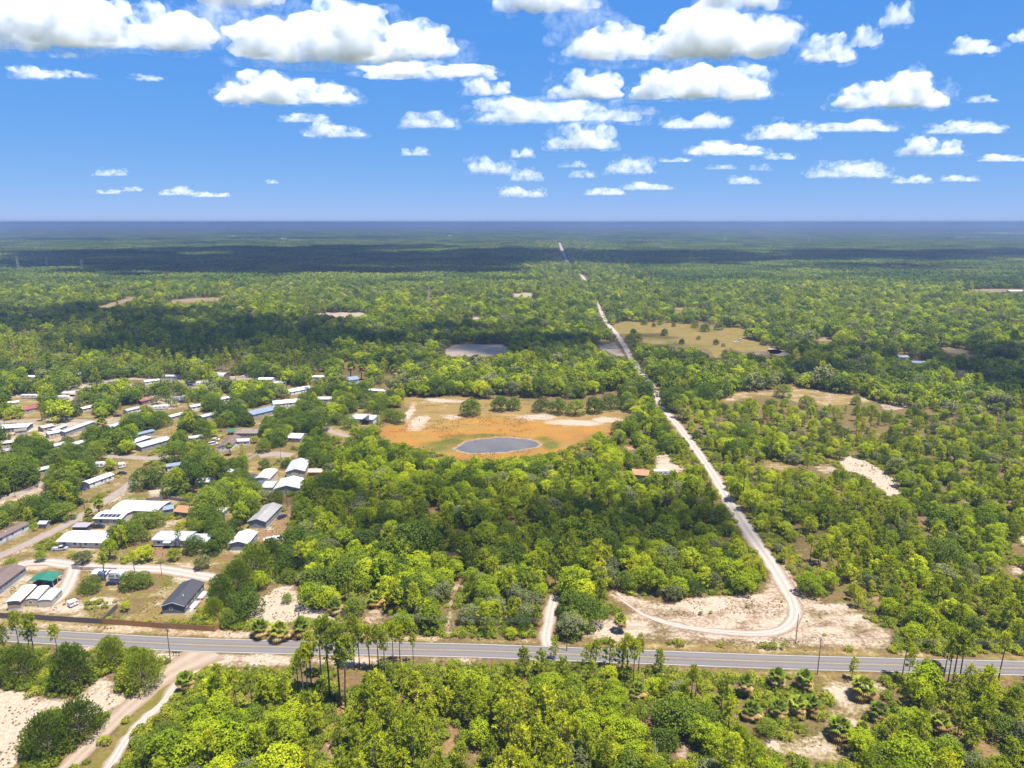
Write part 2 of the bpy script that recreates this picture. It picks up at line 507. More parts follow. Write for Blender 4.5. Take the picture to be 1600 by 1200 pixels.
# ground material
def ground_material():
    m, nt, out = new_mat('ground')
    pos = nt.nodes.new('ShaderNodeNewGeometry').outputs['Position']
    a = node(nt, 'ShaderNodeAttribute', attribute_name='paint')
    rgb = node(nt, 'ShaderNodeSeparateColor', ins={0: a.outputs['Color']})
    scr = node(nt, 'ShaderNodeAttribute', attribute_name='scrape').outputs['Fac']
    ora = node(nt, 'ShaderNodeAttribute', attribute_name='sedge').outputs['Fac']
    n_big = noise(nt, pos, 0.03, 4)
    n_mid = noise(nt, pos, 0.16, 6, 0.65)
    n_fine = noise(nt, pos, 0.9, 6, 0.7)
    n_grain = noise(nt, pos, 4.0, 3, 0.7)
    n_str = noise(nt, node(nt, 'ShaderNodeMapping', ins={0: pos, 3: (0.05, 0.16, 1.0)}).outputs[0], 1.0, 5, 0.65)
    jitter = math_n(nt, 'ADD', math_n(nt, 'MULTIPLY', math_n(nt, 'SUBTRACT', math_n(nt, 'MULTIPLY', math_n(nt, 'ADD', n_mid, n_str), 0.5), 0.5), 2.4), math_n(nt, 'MULTIPLY', math_n(nt, 'SUBTRACT', n_fine, 0.5), 0.9))

    n_20 = noise(nt, pos, 0.07, 4, 0.6)
    jitter = math_n(nt, 'ADD', jitter, math_n(nt, 'MULTIPLY', math_n(nt, 'SUBTRACT', n_20, 0.5), 1.3))

    def cover(w, soft=0.22):
        s = math_n(nt, 'ADD', w, math_n(nt, 'MULTIPLY', jitter, 0.7))
        return ramp(nt, s, [(0.5 - soft, 0.0), (0.5 + soft, 1.0)])

    litter = ramp(nt, n_fine, [(0.25, (0.14, 0.10, 0.055)), (0.5, (0.26, 0.18, 0.10)), (0.75, (0.42, 0.30, 0.18))])
    herb = ramp(nt, n_fine, [(0.3, (0.10, 0.12, 0.025)), (0.7, (0.26, 0.24, 0.06))])
    base = mix_rgb(nt, ramp(nt, n_mid, [(0.42, 0.0), (0.6, 1.0)]), litter, herb)
    pale = ramp(nt, n_fine, [(0.3, (0.36, 0.27, 0.18)), (0.7, (0.56, 0.46, 0.34))])
    base = mix_rgb(nt, ramp(nt, math_n(nt, 'ADD', n_mid, math_n(nt, 'MULTIPLY', n_big, 0.5)), [(0.85, 0.0), (0.95, 0.8)]), base, pale)
    dry = ramp(nt, n_fine, [(0.25, (0.28, 0.18, 0.065)), (0.5, (0.43, 0.30, 0.115)), (0.75, (0.56, 0.42, 0.19))])
    dry = mix_rgb(nt, ramp(nt, n_big, [(0.35, 0.0), (0.65, 0.6)]), dry, (0.36, 0.28, 0.11))
    dry = mix_rgb(nt, ramp(nt, n_mid, [(0.42, 0.0), (0.62, 0.75)]), dry, (0.36, 0.31, 0.085))
    dry = mix_rgb(nt, ramp(nt, n_str, [(0.35, 0.7), (0.5, 0.0)]), dry, (0.25, 0.15, 0.07))
    col = mix_rgb(nt, cover(rgb.outputs[2]), base, dry)
    earth = ramp(nt, n_fine, [(0.3, (0.30, 0.17, 0.09)), (0.7, (0.50, 0.33, 0.20))])
    col = mix_rgb(nt, cover(scr), col, earth)
    sedge = ramp(nt, math_n(nt, 'ADD', math_n(nt, 'MULTIPLY', n_fine, 0.6), math_n(nt, 'MULTIPLY', n_big, 0.4)), [(0.34, (0.30, 0.14, 0.035)), (0.48, (0.55, 0.26, 0.05)), (0.6, (0.60, 0.36, 0.08)), (0.72, (0.42, 0.34, 0.07))])
    col = mix_rgb(nt, cover(ora, 0.5), col, sedge)
    green = ramp(nt, n_fine, [(0.3, (0.12, 0.14, 0.02)), (0.7, (0.26, 0.27, 0.045))])
    col = mix_rgb(nt, cover(rgb.outputs[1], 0.3), col, green)
    sand = ramp(nt, math_n(nt, 'ADD', n_fine, math_n(nt, 'MULTIPLY', math_n(nt, 'SUBTRACT', n_grain, 0.5), 0.6)), [(0.25, (0.46, 0.34, 0.25)), (0.5, (0.70, 0.58, 0.47)), (0.7, (0.86, 0.79, 0.70))])
    col = mix_rgb(nt, cover(rgb.outputs[0], 0.16), col, sand)
    col = mix_rgb(nt, 1.0, col, (0.48, 0.445, 0.40), 'MULTIPLY')
    # land farther off than single trees are built is wooded
    far = node(nt, 'ShaderNodeSeparateXYZ', ins={0: pos}).outputs[1]
    n_far = noise(nt, pos, 0.0011, 6, 0.6)
    wood = ramp(nt, n_far, [(0.3, (0.028, 0.045, 0.016)), (0.55, (0.045, 0.066, 0.022)), (0.74, (0.10, 0.10, 0.05))])
    fm = node(nt, 'ShaderNodeMapRange', ins={0: far, 1: 1300.0, 2: 2200.0}).outputs[0]
    col = mix_rgb(nt, fm, col, wood)
    b = node(nt, 'ShaderNodeBsdfPrincipled', ins={'Base Color': col, 'Roughness': 0.95, 'Specular IOR Level': 0.1})
    bump = node(nt, 'ShaderNodeBump', ins={'Strength': 0.5, 'Distance': 0.25, 'Height': math_n(nt, 'ADD', n_fine, math_n(nt, 'MULTIPLY', n_grain, 0.4))})
    nt.links.new(bump.outputs[0], b.inputs['Normal'])
    nt.links.new(b.outputs[0], out.inputs[0])
    return m


ny, nx = GX.shape
verts = np.stack([GX, GY, np.zeros_like(GX)], -1).reshape(-1, 3)
idx = np.arange(nx * ny).reshape(ny, nx)
faces = np.stack([idx[:-1, :-1], idx[:-1, 1:], idx[1:, 1:], idx[1:, :-1]], -1).reshape(-1, 4)
me = bpy.data.meshes.new('ground')
me.vertices.add(len(verts))
me.vertices.foreach_set('co', verts.astype(np.float32).ravel())
me.loops.add(faces.size)
me.loops.foreach_set('vertex_index', faces.astype(np.int32).ravel())
me.polygons.add(len(faces))
me.polygons.foreach_set('loop_start', np.arange(0, faces.size, 4, dtype=np.int32))
me.update(calc_edges=True)
at = me.attributes.new('paint', 'FLOAT_COLOR', 'POINT')
pc = np.ones((nx * ny, 4), np.float32)
pc[:, :3] = paint.reshape(-1, 4)[:, :3]
at.data.foreach_set('color', pc.ravel())
me.attributes.new('scrape', 'FLOAT', 'POINT').data.foreach_set('value', paint[..., 3].astype(np.float32).ravel())
me.attributes.new('sedge', 'FLOAT', 'POINT').data.foreach_set('value', field_or.astype(np.float32).ravel())
me.materials.append(ground_material())
tag(link('ground', me), kind='structure')


# ------------------------------------------------------------------ roads and tracks: sheets a few millimetres above one another
def ribbon(line, half, z, wob=0.0, seed=0, cols=(-1, -0.5, 0, 0.5, 1)):
    line = np.asarray(line)
    t = np.gradient(line, axis=0)
    t /= np.linalg.norm(t, axis=1)[:, None]
    nrm = np.stack([-t[:, 1], t[:, 0]], 1)
    r = np.random.default_rng(seed)
    v, f = [], []
    n = len(cols)
    for i, p in enumerate(line):
        h = half[i] if hasattr(half, '__len__') else half
        for c in cols:
            e = h * c + (wob * r.normal() if abs(c) == 1 else 0)
            q = p + nrm[i] * e
            v.append((q[0], q[1], z))
    for i in range(len(line) - 1):
        for j in range(n - 1):
            f.append((i * n + j + 1, i * n + j, (i + 1) * n + j, (i + 1) * n + j + 1))
    return v, f


def surface_mat(name, stops, scale=0.5, rough=0.9, streak=None, edge=None, grain=6.0):
    m, nt, out = new_mat(name)
    pos = nt.nodes.new('ShaderNodeNewGeometry').outputs['Position']
    n1 = noise(nt, pos, scale, 6, 0.65)
    n2 = noise(nt, pos, grain, 3, 0.6)
    f = math_n(nt, 'ADD', math_n(nt, 'MULTIPLY', n1, 0.75), math_n(nt, 'MULTIPLY', n2, 0.25))
    c = ramp(nt, f, stops)
    if streak:
        across = node(nt, 'ShaderNodeAttribute', attribute_name='across').outputs['Fac']
        w = math_n(nt, 'ABSOLUTE', math_n(nt, 'SUBTRACT', math_n(nt, 'ABSOLUTE', across), streak[0]))
        w = math_n(nt, 'ADD', w, math_n(nt, 'MULTIPLY', math_n(nt, 'SUBTRACT', n1, 0.5), 0.5))
        c = mix_rgb(nt, ramp(nt, w, [(0.05, streak[2]), (0.3, 0.0)]), c, streak[1])
    if edge:
        across = node(nt, 'ShaderNodeAttribute', attribute_name='across').outputs['Fac']
        w = math_n(nt, 'ADD', math_n(nt, 'ABSOLUTE', across), math_n(nt, 'MULTIPLY', math_n(nt, 'SUBTRACT', n1, 0.5), 1.1))
        c = mix_rgb(nt, ramp(nt, w, [(0.62, 0.0), (0.95, 1.0)]), c, edge)
    c = mix_rgb(nt, 1.0, c, (0.42, 0.385, 0.355), 'MULTIPLY')
    b = node(nt, 'ShaderNodeBsdfPrincipled', ins={'Base Color': c, 'Roughness': rough, 'Specular IOR Level': 0.2})
    bump = node(nt, 'ShaderNodeBump', ins={'Strength': 0.3, 'Distance': 0.08, 'Height': f})
    nt.links.new(bump.outputs[0], b.inputs['Normal'])
    nt.links.new(b.outputs[0], out.inputs[0])
    return m


def lay(name, line, half, z, mat, wob=0.0, seed=0, cols=(-1, -0.5, 0, 0.5, 1)):
    v, f = ribbon(line, half, z, wob, seed, cols)
    me = mesh_from(name, v, f, [mat])
    me.attributes.new('across', 'FLOAT', 'POINT').data.foreach_set('value', np.tile(np.array(cols, np.float32), len(line)))
    return tag(link(name, me), kind='structure')


asphalt = surface_mat('asphalt', [(0.3, (0.25, 0.25, 0.26)), (0.7, (0.32, 0.32, 0.33))], 0.25, 0.85, streak=(0.5, (0.39, 0.385, 0.39), 0.55), grain=9)
white_sand = surface_mat('track sand', [(0.3, (0.50, 0.43, 0.36)), (0.5, (0.66, 0.60, 0.53)), (0.7, (0.78, 0.74, 0.69))], 0.35, streak=(0.36, (0.86, 0.82, 0.77), 0.85), edge=(0.46, 0.33, 0.21))
tan_sand = surface_mat('lane sand', [(0.3, (0.50, 0.40, 0.30)), (0.7, (0.70, 0.59, 0.47))], 0.35, streak=(0.4, (0.74, 0.64, 0.53), 0.6), edge=(0.48, 0.37, 0.24))
street = surface_mat('worn street', [(0.3, (0.44, 0.39, 0.34)), (0.7, (0.62, 0.56, 0.51))], 0.3, edge=(0.46, 0.36, 0.25))
white_paint = surface_mat('white road paint', [(0.3, (0.8, 0.77, 0.74)), (0.7, (1, 1, 1))], 1.5)
yellow_paint = surface_mat('yellow road paint', [(0.3, (0.75, 0.52, 0.2)), (0.7, (0.95, 0.7, 0.3))], 1.5)


def gline(px, step=4.0):
    return smooth_line([ground(u, v) for u, v in px], step)


road = gline(ROAD_PX, 3.0)
lay('road', road, 3.75, 0.012, asphalt, 0.07, 1)
for s in (-1, 1):
    t = np.gradient(road, axis=0)
    t /= np.linalg.norm(t, axis=1)[:, None]
    n_ = np.stack([-t[:, 1], t[:, 0]], 1)
    o = lay('road_edge_line', road + n_ * s * 3.38, 0.11, 0.017, white_paint, 0.012, 3, (-1, 0, 1))
    o = lay('road_centre_line', road + n_ * (s * 0.16), 0.065, 0.017, yellow_paint, 0.008, 4, (-1, 0, 1))
track = gline(TRACK_PX, 4.0)
tw = np.interp(track[:, 1], [150, 230, 330, 500, 1050, 1150, 1560, 1610, 1760, 1800, 2200, 2260, 5000], [2.5, 2.7, 3.2, 3.2, 3.4, 2.0, 2.0, 4.5, 4.5, 2.0, 2.0, 6.5, 9.0])
tw *= np.interp(np.arange(len(tw)), [0, 5, 14, 22, 32, 46], [0.08, 0.6, 0.8, 1.2, 1.35, 1.0])
lay('sand_track', track, tw, 0.010, white_sand, 0.5, 5)
lay('sand_driveway', gline(DRIVE_PX, 2.0), 2.1, 0.006, white_sand, 0.35, 6)
lane = gline(LANE_PX, 2.0)
lay('dirt_lane', lane, np.interp(np.arange(len(lane)), [0, 3, 9, 16], [8.0, 6.0, 3.6, 2.5]), 0.009, tan_sand, 0.3, 7)
lay('sand_path', gline(LANE2_PX, 2.0), 1.5, 0.006, white_sand, 0.45, 8)
STREETS = [('street', STREET_PX, 2.9, street), ('sand_street', SANDROAD_PX, 3.6, white_sand), ('gravel_driveway', DRIVEWAY_PX, 3.0, white_sand), ('street', STREET2_PX, 3.0, street), ('driveway', CURVE_PX, 2.4, street), ('street', STREET3_PX, 3.2, street), ('street', STREET4_PX, 3.2, street), ('street', STREET5_PX, 3.2, street), ('street', STREET6_PX, 4.5, street)]
for i, (nm, px, hw, mt) in enumerate(STREETS):
    lay(nm, gline(px, 3.0), hw, 0.007 + 0.0005 * i, mt, 0.2, 20 + i)

# the pond: a bank of pale mud and still dark water
pond = smooth_line([ground(u, v) for u, v in POND_PX + POND_PX[:1]], 1.5)[:-1]
pc_ = pond.mean(0)
_a = np.arctan2(pond[:, 1] - pc_[1], pond[:, 0] - pc_[0])
_w = 0.7 * np.sin(5 * _a + 1) + 0.5 * np.sin(11 * _a + 2) + 0.35 * np.sin(23 * _a) + 0.25 * np.sin(37 * _a + 1)
pond = pond + (pond - pc_) / np.linalg.norm(pond - pc_, axis=1)[:, None] * _w[:, None]


def pond_ring(k, z, w=0.0, seed=0):
    r = np.random.default_rng(seed)
    d = pond - pc_
    L = np.linalg.norm(d, axis=1)[:, None]
    q = pc_ + d * (1 + (k + r.normal(0, w, (len(d), 1))) / L)
    return [(p[0], p[1], z) for p in q]


mud = surface_mat('pond mud', [(0.3, (0.40, 0.30, 0.18)), (0.7, (0.66, 0.56, 0.42))], 0.5)
ring_o, ring_m, ring_i = pond_ring(1.4, 0.004, 0.7, 1), pond_ring(0.3, 0.05, 0.05, 2), pond_ring(-1.5, 0.02)
n = len(pond)
v = ring_o + ring_m + ring_i
f = []
for a_, b_ in ((0, n), (n, 2 * n)):
    for i in range(n):
        j = (i + 1) % n
        f.append((a_ + i, a_ + j, b_ + j, b_ + i))
tag(link('pond_bank', mesh_from('pond_bank', v, f, [mud])), kind='structure')
m, nt, out = new_mat('pond water')
pos = nt.nodes.new('ShaderNodeNewGeometry').outputs['Position']
wv = noise(nt, pos, 1.2, 4, 0.6)
c = ramp(nt, noise(nt, pos, 0.06, 3), [(0.35, (0.085, 0.080, 0.078)), (0.65, (0.115, 0.104, 0.094))])
b = node(nt, 'ShaderNodeBsdfPrincipled', ins={'Base Color': c, 'Roughness': 0.28, 'IOR': 1.33, 'Specular IOR Level': 0.35})
bp = node(nt, 'ShaderNodeBump', ins={'Strength': 0.12, 'Distance': 0.05, 'Height': wv})
nt.links.new(bp.outputs[0], b.inputs['Normal'])
nt.links.new(b.outputs[0], out.inputs[0])
tag(link('pond_water', mesh_from('pond_water', pond_ring(-0.2, 0.035), [tuple(range(n))], [m])), kind='structure')

# bare places far off: sheets with ragged outlines
FAR_OPEN = [([(152, 480), (175, 473), (200, 465), (216, 462), (214, 467), (195, 472), (170, 481)], 'tan'), ([(262, 470), (300, 466), (345, 465), (343, 469), (300, 472), (264, 474)], 'tan'), ([(485, 490), (540, 488), (572, 489), (570, 494), (530, 495)], 'sand'), ([(738, 495), (752, 495), (752, 499), (740, 499)], 'sand'),
            ([(802, 440), (824, 438), (822, 444), (804, 445)], 'sand'), ([(800, 459), (830, 457), (832, 463), (804, 464)], 'sand'), ([(1466, 545), (1500, 544), (1525, 550), (1520, 556), (1490, 552)], 'tan'), ([(1480, 578), (1530, 580), (1526, 586), (1484, 583)], 'tan'), ([(1055, 481), (1095, 480), (1090, 484), (1058, 484)], 'tan'),
            ([(1278, 527), (1296, 526), (1298, 532), (1280, 533)], 'tan'), ([(1200, 541), (1216, 545), (1232, 553), (1220, 556), (1200, 550)], 'sand'), ([(1500, 452), (1600, 451), (1600, 456), (1570, 457)], 'tan'), ([(1338, 527), (1348, 530), (1342, 535)], 'tan'), ([(1372, 632), (1400, 632), (1412, 640), (1380, 640)], 'sand'), ([(1180, 548), (1216, 546), (1218, 552), (1186, 554)], 'tan')]
far_sand = surface_mat('far sand', [(0.3, (0.50, 0.40, 0.30)), (0.7, (0.74, 0.66, 0.56))], 0.08)
far_tan = surface_mat('far dry grass', [(0.3, (0.30, 0.24, 0.11)), (0.7, (0.55, 0.44, 0.28))], 0.05)
for i, (px, kind_) in enumerate(FAR_OPEN):
    g = smooth_line([ground(u, v) for u, v in px + px[:1]], 6.0)[:-1]
    r = np.random.default_rng(100 + i)
    g = g + r.normal(0, 1.5, g.shape)
    tag(link('bare_ground', mesh_from('bare_ground', [(p[0], p[1], 0.02) for p in g], [tuple(range(len(g)))], [far_sand if kind_ == 'sand' else far_tan])), kind='structure')

# ------------------------------------------------------------------ which pixels of the photograph show open ground or buildings: no crown may stand before them
open_mask = np.zeros((1260, 2000), bool)     # offset 200 px to the left
_vv, _uu = np.mgrid[0:1260, -200:1800]


def open_px(poly, value=True):
    p = np.asarray(poly, float)
    u0, u1 = int(max(-200, p[:, 0].min())), int(min(1799, p[:, 0].max() + 1))
    v0, v1 = int(max(0, p[:, 1].min())), int(min(1259, p[:, 1].max() + 1))
    if u1 <= u0 or v1 <= v0:
        return
    sl = (slice(v0, v1 + 1), slice(u0 + 200, u1 + 201))
    open_mask[sl] |= inside(p, _uu[sl], _vv[sl])


def open_line(line, half):
    v, f = ribbon(line, half, 0.0, cols=(-1, 1))
    u_, v_ = project(v)
    for q in f:
        if all(abs(u_[i]) < 3000 for i in q):
            open_px([(u_[i], v_[i]) for i in q])


soft_mask = np.zeros_like(open_mask)
for name, (px, *w) in OPEN.items():
    if name.startswith('yard'):
        continue
    if name.startswith('lot') and name[-1] in 'dhijklmopqr':
        keep_ = open_mask.copy()
        open_px(px)
        soft_mask |= open_mask & ~keep_
        open_mask[:] = keep_
    else:
        open_px(px)
for px, k_ in FAR_OPEN:
    open_px(px)
open_px(POND_PX)
tw2 = np.interp(track[:, 1], [150, 230, 330, 420, 520, 900, 1800, 5000], [4.0, 3.6, 3.2, 1.4, 1.3, 2.2, 8.0, 14.0])
tv = project(np.stack([track[:, 0], track[:, 1], np.zeros(len(track))], 1))[1]
for lo_, hi_ in ((640, 1100), (606, 640), (500, 597), (474, 492), (429, 436), (378, 411)):
    k = np.where((tv >= lo_) & (tv <= hi_))[0]
    if len(k) > 2:
        open_line(track[k[0]:k[-1] + 1], tw2[k[0]:k[-1] + 1])
open_line(gline(DRIVE_PX, 2.0), 2.2)
open_line(gline(LANE_PX, 2.0), 2.6)
open_line(gline(LANE2_PX, 2.0), 1.6)
for nm, px, hw, mt in STREETS:
    open_line(gline(px, 3.0), hw * 0.9)
road_open = road

# ------------------------------------------------------------------ trees and bushes
open_px([(-200, 974), (107, 985), (250, 994), (400, 999), (690, 1004), (800, 1008), (1000, 1013), (1050, 1016), (1050, 1038), (1000, 1020), (800, 1020), (690, 1018), (540, 1018), (300, 1018), (250, 1016), (-200, 1002)])
open_px([(1050, 1016), (1200, 1022), (1400, 1028), (1400, 1050), (1200, 1045), (1050, 1038)])
open_px([(280, 1010), (460, 1012), (460, 1034), (300, 1030)])

bark = plain('bark', (0.16, 0.125, 0.10), 0.95, 0.35, 3.0)
pine_bark = plain('pine bark', (0.13, 0.10, 0.085), 0.95, 0.4, 3.0)
palm_bark = plain('palm bark', (0.17, 0.14, 0.11), 0.95, 0.35, 4.0)
grey_wood = plain('weathered dead wood', (0.42, 0.39, 0.36), 0.9, 0.25, 4.0)
oak_leaf = foliage_mat('oak leaves', [(0.0, (0.037, 0.070, 0.010)), (0.3, (0.083, 0.129, 0.015)), (0.6, (0.156, 0.209, 0.020)), (0.85, (0.260, 0.300, 0.031)), (1.0, (0.374, 0.348, 0.072))], 0.34)
scrub_leaf = foliage_mat('scrub oak leaves', [(0.0, (0.096, 0.140, 0.009)), (0.3, (0.212, 0.280, 0.013)), (0.6, (0.371, 0.432, 0.016)), (0.85, (0.553, 0.554, 0.023)), (1.0, (0.682, 0.560, 0.072))], 0.38)
pine_leaf = foliage_mat('pine needles', [(0.0, (0.133, 0.168, 0.013)), (0.35, (0.283, 0.332, 0.018)), (0.7, (0.462, 0.483, 0.023)), (1.0, (0.670, 0.607, 0.045))], 0.42)
cedar_leaf = foliage_mat('cedar sprays', [(0.0, (0.055, 0.094, 0.010)), (0.4, (0.137, 0.197, 0.016)), (0.75, (0.294, 0.340, 0.024)), (1.0, (0.491, 0.471, 0.040))], 0.32)
palm_leaf = foliage_mat('palm fronds', [(0.0, (0.070, 0.110, 0.014)), (0.5, (0.18, 0.24, 0.024)), (1.0, (0.40, 0.40, 0.045))], 0.28, 0.5)
palm_dead = foliage_mat('dead fronds', [(0.0, (0.20, 0.12, 0.04)), (0.5, (0.38, 0.24, 0.08)), (1.0, (0.50, 0.38, 0.16))], 0.25)
grey_leaf = foliage_mat('mossy grey oak leaves', [(0.0, (0.09, 0.10, 0.045)), (0.4, (0.17, 0.19, 0.07)), (0.75, (0.27, 0.28, 0.10)), (1.0, (0.38, 0.34, 0.17))], 0.32)
shrub_leaf = foliage_mat('undergrowth leaves', [(0.0, (0.083, 0.117, 0.013)), (0.4, (0.187, 0.233, 0.020)), (0.75, (0.339, 0.350, 0.031)), (1.0, (0.608, 0.467, 0.068))], 0.36)
dry_leaf = foliage_mat('dry grass blades', [(0.0, (0.09, 0.085, 0.025)), (0.5, (0.17, 0.125, 0.05)), (1.0, (0.24, 0.18, 0.10))], 0.3)


def unit(v):
    return v / np.maximum(np.linalg.norm(v, axis=-1, keepdims=True), 1e-9)


def quads(cent, nrm, size, aspect, rng, along=None):
    """Leaf sprays: one slightly folded diamond per centre, facing nrm (or drawn out along a direction)."""
    n = len(cent)
    if along is None:
        along = rng.normal(size=(n, 3))
    t = along - nrm * np.sum(along * nrm, 1, keepdims=True)
    t = unit(t)
    b = np.cross(nrm, t)
    L = (size * rng.uniform(0.7, 1.3, n))[:, None]
    W = L * aspect
    fold = nrm * L * rng.uniform(-0.25, 0.1, (n, 1))
    return np.stack([cent - t * L * 0.5, cent + b * W * 0.5 + fold, cent + t * L * 0.5, cent - b * W * 0.5 + fold], 1)


def leaf_mesh(name, Q, tint, mat, tris=None):
    """Q (n, 4, 3) quads with a tint per quad."""
    n = len(Q)
    me = bpy.data.meshes.new(name)
    me.vertices.add(n * 4)
    me.vertices.foreach_set('co', Q.astype(np.float32).ravel())
    me.loops.add(n * 4)
    me.loops.foreach_set('vertex_index', np.arange(n * 4, dtype=np.int32))
    me.polygons.add(n)
    me.polygons.foreach_set('loop_start', np.arange(0, n * 4, 4, dtype=np.int32))
    me.update(calc_edges=True)
    me.attributes.new('tint', 'FLOAT', 'FACE').data.foreach_set('value', np.clip(tint, 0, 1).astype(np.float32))
    me.materials.append(mat)
    return me


def lobed_crown(rng, lobes, n, size, aspect=0.75, shell=(0.72, 1.06), up=0.25, flat=0.75):
    """Leaf sprays on the outside of overlapping rounded boughs."""
    C = np.array([l[:3] for l in lobes])
    R = np.array([l[3] for l in lobes])
    w = R ** 2
    k = rng.choice(len(R), n * 2, p=w / w.sum())
    d = unit(rng.normal(size=(n * 2, 3)) + np.array([0, 0, up]))
    rr = R[k] * rng.uniform(*shell, n * 2)
    P = C[k] + d * rr[:, None] * np.array([1, 1, flat])
    keep = np.ones(n * 2, bool)
    for i in range(len(R)):
        q = (P - C[i]) / np.array([1, 1, flat])
        keep &= ~((np.linalg.norm(q, axis=1) < R[i] * 0.66) & (k != i))
    P, d, k = P[keep][:n], d[keep][:n], k[keep][:n]
    nrm = unit(d * 0.9 + rng.normal(size=d.shape) * 0.55 + np.array([0, 0, 0.35]))
    lobe_t = rng.uniform(0.15, 0.85, len(R))
    tint = lobe_t[k] * 0.5 + rng.uniform(0, 1, len(P)) * 0.5
    return quads(P, nrm, size, aspect, rng), tint


def limbs(rng, lobes, base_r, fork, lean=0.3):
    mb = MB()
    top = np.array([rng.normal(0, lean * 0.5), rng.normal(0, lean * 0.5), fork])
    mb.tube([(0, 0, -0.25), (top[0] * 0.4, top[1] * 0.4, fork * 0.5), tuple(top)], [base_r * 1.25, base_r, base_r * 0.85], 7)
    for l in lobes:
        c = np.array(l[:3])
        mid = top * 0.45 + c * 0.55 + np.array([0, 0, -0.35 * l[3]]) + rng.normal(0, 0.12, 3)
        mb.tube([tuple(top - np.array([0, 0, 0.15])), tuple(mid), tuple(c + np.array([0, 0, l[3] * 0.3]))], [base_r * 0.55, base_r * 0.33, base_r * 0.12], 5, False)
    return mb


def make_oak(seed, height=7.0, width=8.0, n=2300, size=0.38, mat=None, tall=0.2, lod=False):
    """A dome of many boughs; tall is the share of the height below the lowest boughs."""
    rng = np.random.default_rng(seed)
    rx = width / 2
    z0 = height * tall
    nl = 10 if lod else int(rng.integers(20, 26))
    lobes = []
    sk = rng.uniform(-0.12, 0.12, 2) * width
    for i in range(nl):
        a = TAU * (i * 0.618) + rng.uniform(-0.5, 0.5)
        q = math.sqrt((i + 0.5) / nl)
        r = width * rng.uniform(0.10, 0.17) * (1.25 if lod else 1.0)
        dome = math.sqrt(max(0.0, 1 - (q * 0.93) ** 2))
        z = z0 + r * 0.5 + (height - z0 - r * 1.2) * (dome ** 0.85) * rng.uniform(0.72, 1.05)
        e = rng.uniform(0.84, 1.08) * (rx - r * 0.8) * q
        lobes.append((e * math.cos(a) + sk[0] * (1 - q), e * math.sin(a) + sk[1] * (1 - q), z, r))
    nlow = 5 if lod else (12 if tall < 0.12 else 7)
    for i in range(nlow):
        a = TAU * i / nlow + rng.uniform(-0.3, 0.3)
        r = width * rng.uniform(0.10, 0.15)
        q = 0.76 if tall < 0.12 else 0.68
        lobes.append((rx * q * math.cos(a), rx * q * math.sin(a), z0 + r * 0.7 + rng.uniform(0, 0.25) * (height - z0), r))
    lobes.append((0, 0, z0 + (height - z0) * 0.5, width * 0.25))
    Q, t = lobed_crown(rng, lobes, n, size, flat=0.85)
    Q[..., 2] = np.maximum(Q[..., 2], 0.05)
    crown = leaf_mesh('oak_crown', Q, t, mat or oak_leaf)
    trunk = limbs(rng, lobes[:4 if lod else 10], height * 0.026, max(z0, height * 0.2)).mesh('oak_trunk', bark, True)
    return trunk, crown


def make_pine(seed, height=13.0, spread=2.0, clear=0.55, n_tufts=70, per=11, needle=0.75, width=0.22, lod=False):
    rng = np.random.default_rng(seed)
    lean = rng.normal(0, 0.03, 2) * height
    ctr = lambda z: np.array([lean[0] * (z / height) ** 1.5, lean[1] * (z / height) ** 1.5, z])
    mb = MB()
    r0 = height * 0.0115 + 0.03
    mb.tube([tuple(ctr(z) + (np.array([0, 0, -0.25]) if z == 0 else 0)) for z in (0, height * .3, height * .6, height * .85, height * 0.985)], [r0 * 1.2, r0, r0 * 0.75, r0 * 0.45, r0 * 0.12], 6)
    cent, dirs, tb = [], [], []
    nb = max(8, n_tufts // 3)
    for i in range(nb):
        f = (i + rng.uniform(0.1, 0.9)) / nb
        z = height * (clear + (1 - clear) * f)
        L = spread * (1 - f) ** 0.55 * rng.uniform(0.55, 1.1) * (0.55 + 0.45 * min(1, f * 5)) + 0.25
        a = i * 2.399 + rng.uniform(-0.5, 0.5)
        out = np.array([math.cos(a), math.sin(a), 0.25 + 0.5 * f + rng.uniform(-0.15, 0.25)])
        p0 = ctr(z)
        p1 = p0 + out * L
        if not lod or i % 2 == 0:
            mb.tube([tuple(p0), tuple(p0 * 0.45 + p1 * 0.55 - np.array([0, 0, 0.05 * L])), tuple(p1)], [r0 * 0.3, r0 * 0.2, r0 * 0.07], 4, False)
        shade = rng.uniform(0, 1)
        for q in ((0.62, 0.82, 1.0) if not lod else (0.7, 1.0)):
            cent.append(p0 + out * L * q + rng.normal(0, 0.12 + 0.06 * spread, 3))
            dirs.append(out)
            tb.append(shade)
    cent.append(ctr(height))
    dirs.append(np.array([0, 0, 1.0]))
    tb.append(0.8)
    cent, dirs, tb = np.array(cent), unit(np.array(dirs)), np.array(tb)
    k = np.repeat(np.arange(len(cent)), per)
    al = unit(rng.normal(size=(len(k), 3)) + dirs[k] * 0.55 + np.array([0, 0, 0.35]))
    nr = unit(np.cross(al, rng.normal(size=al.shape)))
    nr = np.where(nr[:, 2:3] < 0, -nr, nr)
    P = cent[k] + al * needle * 0.42
    Q = quads(P, nr, needle, width / needle, rng, al)
    tint = tb[k] * 0.55 + rng.uniform(0, 0.45, len(k))
    return mb.mesh('pine_trunk', pine_bark, True), leaf_mesh('pine_crown', Q, tint, pine_leaf)


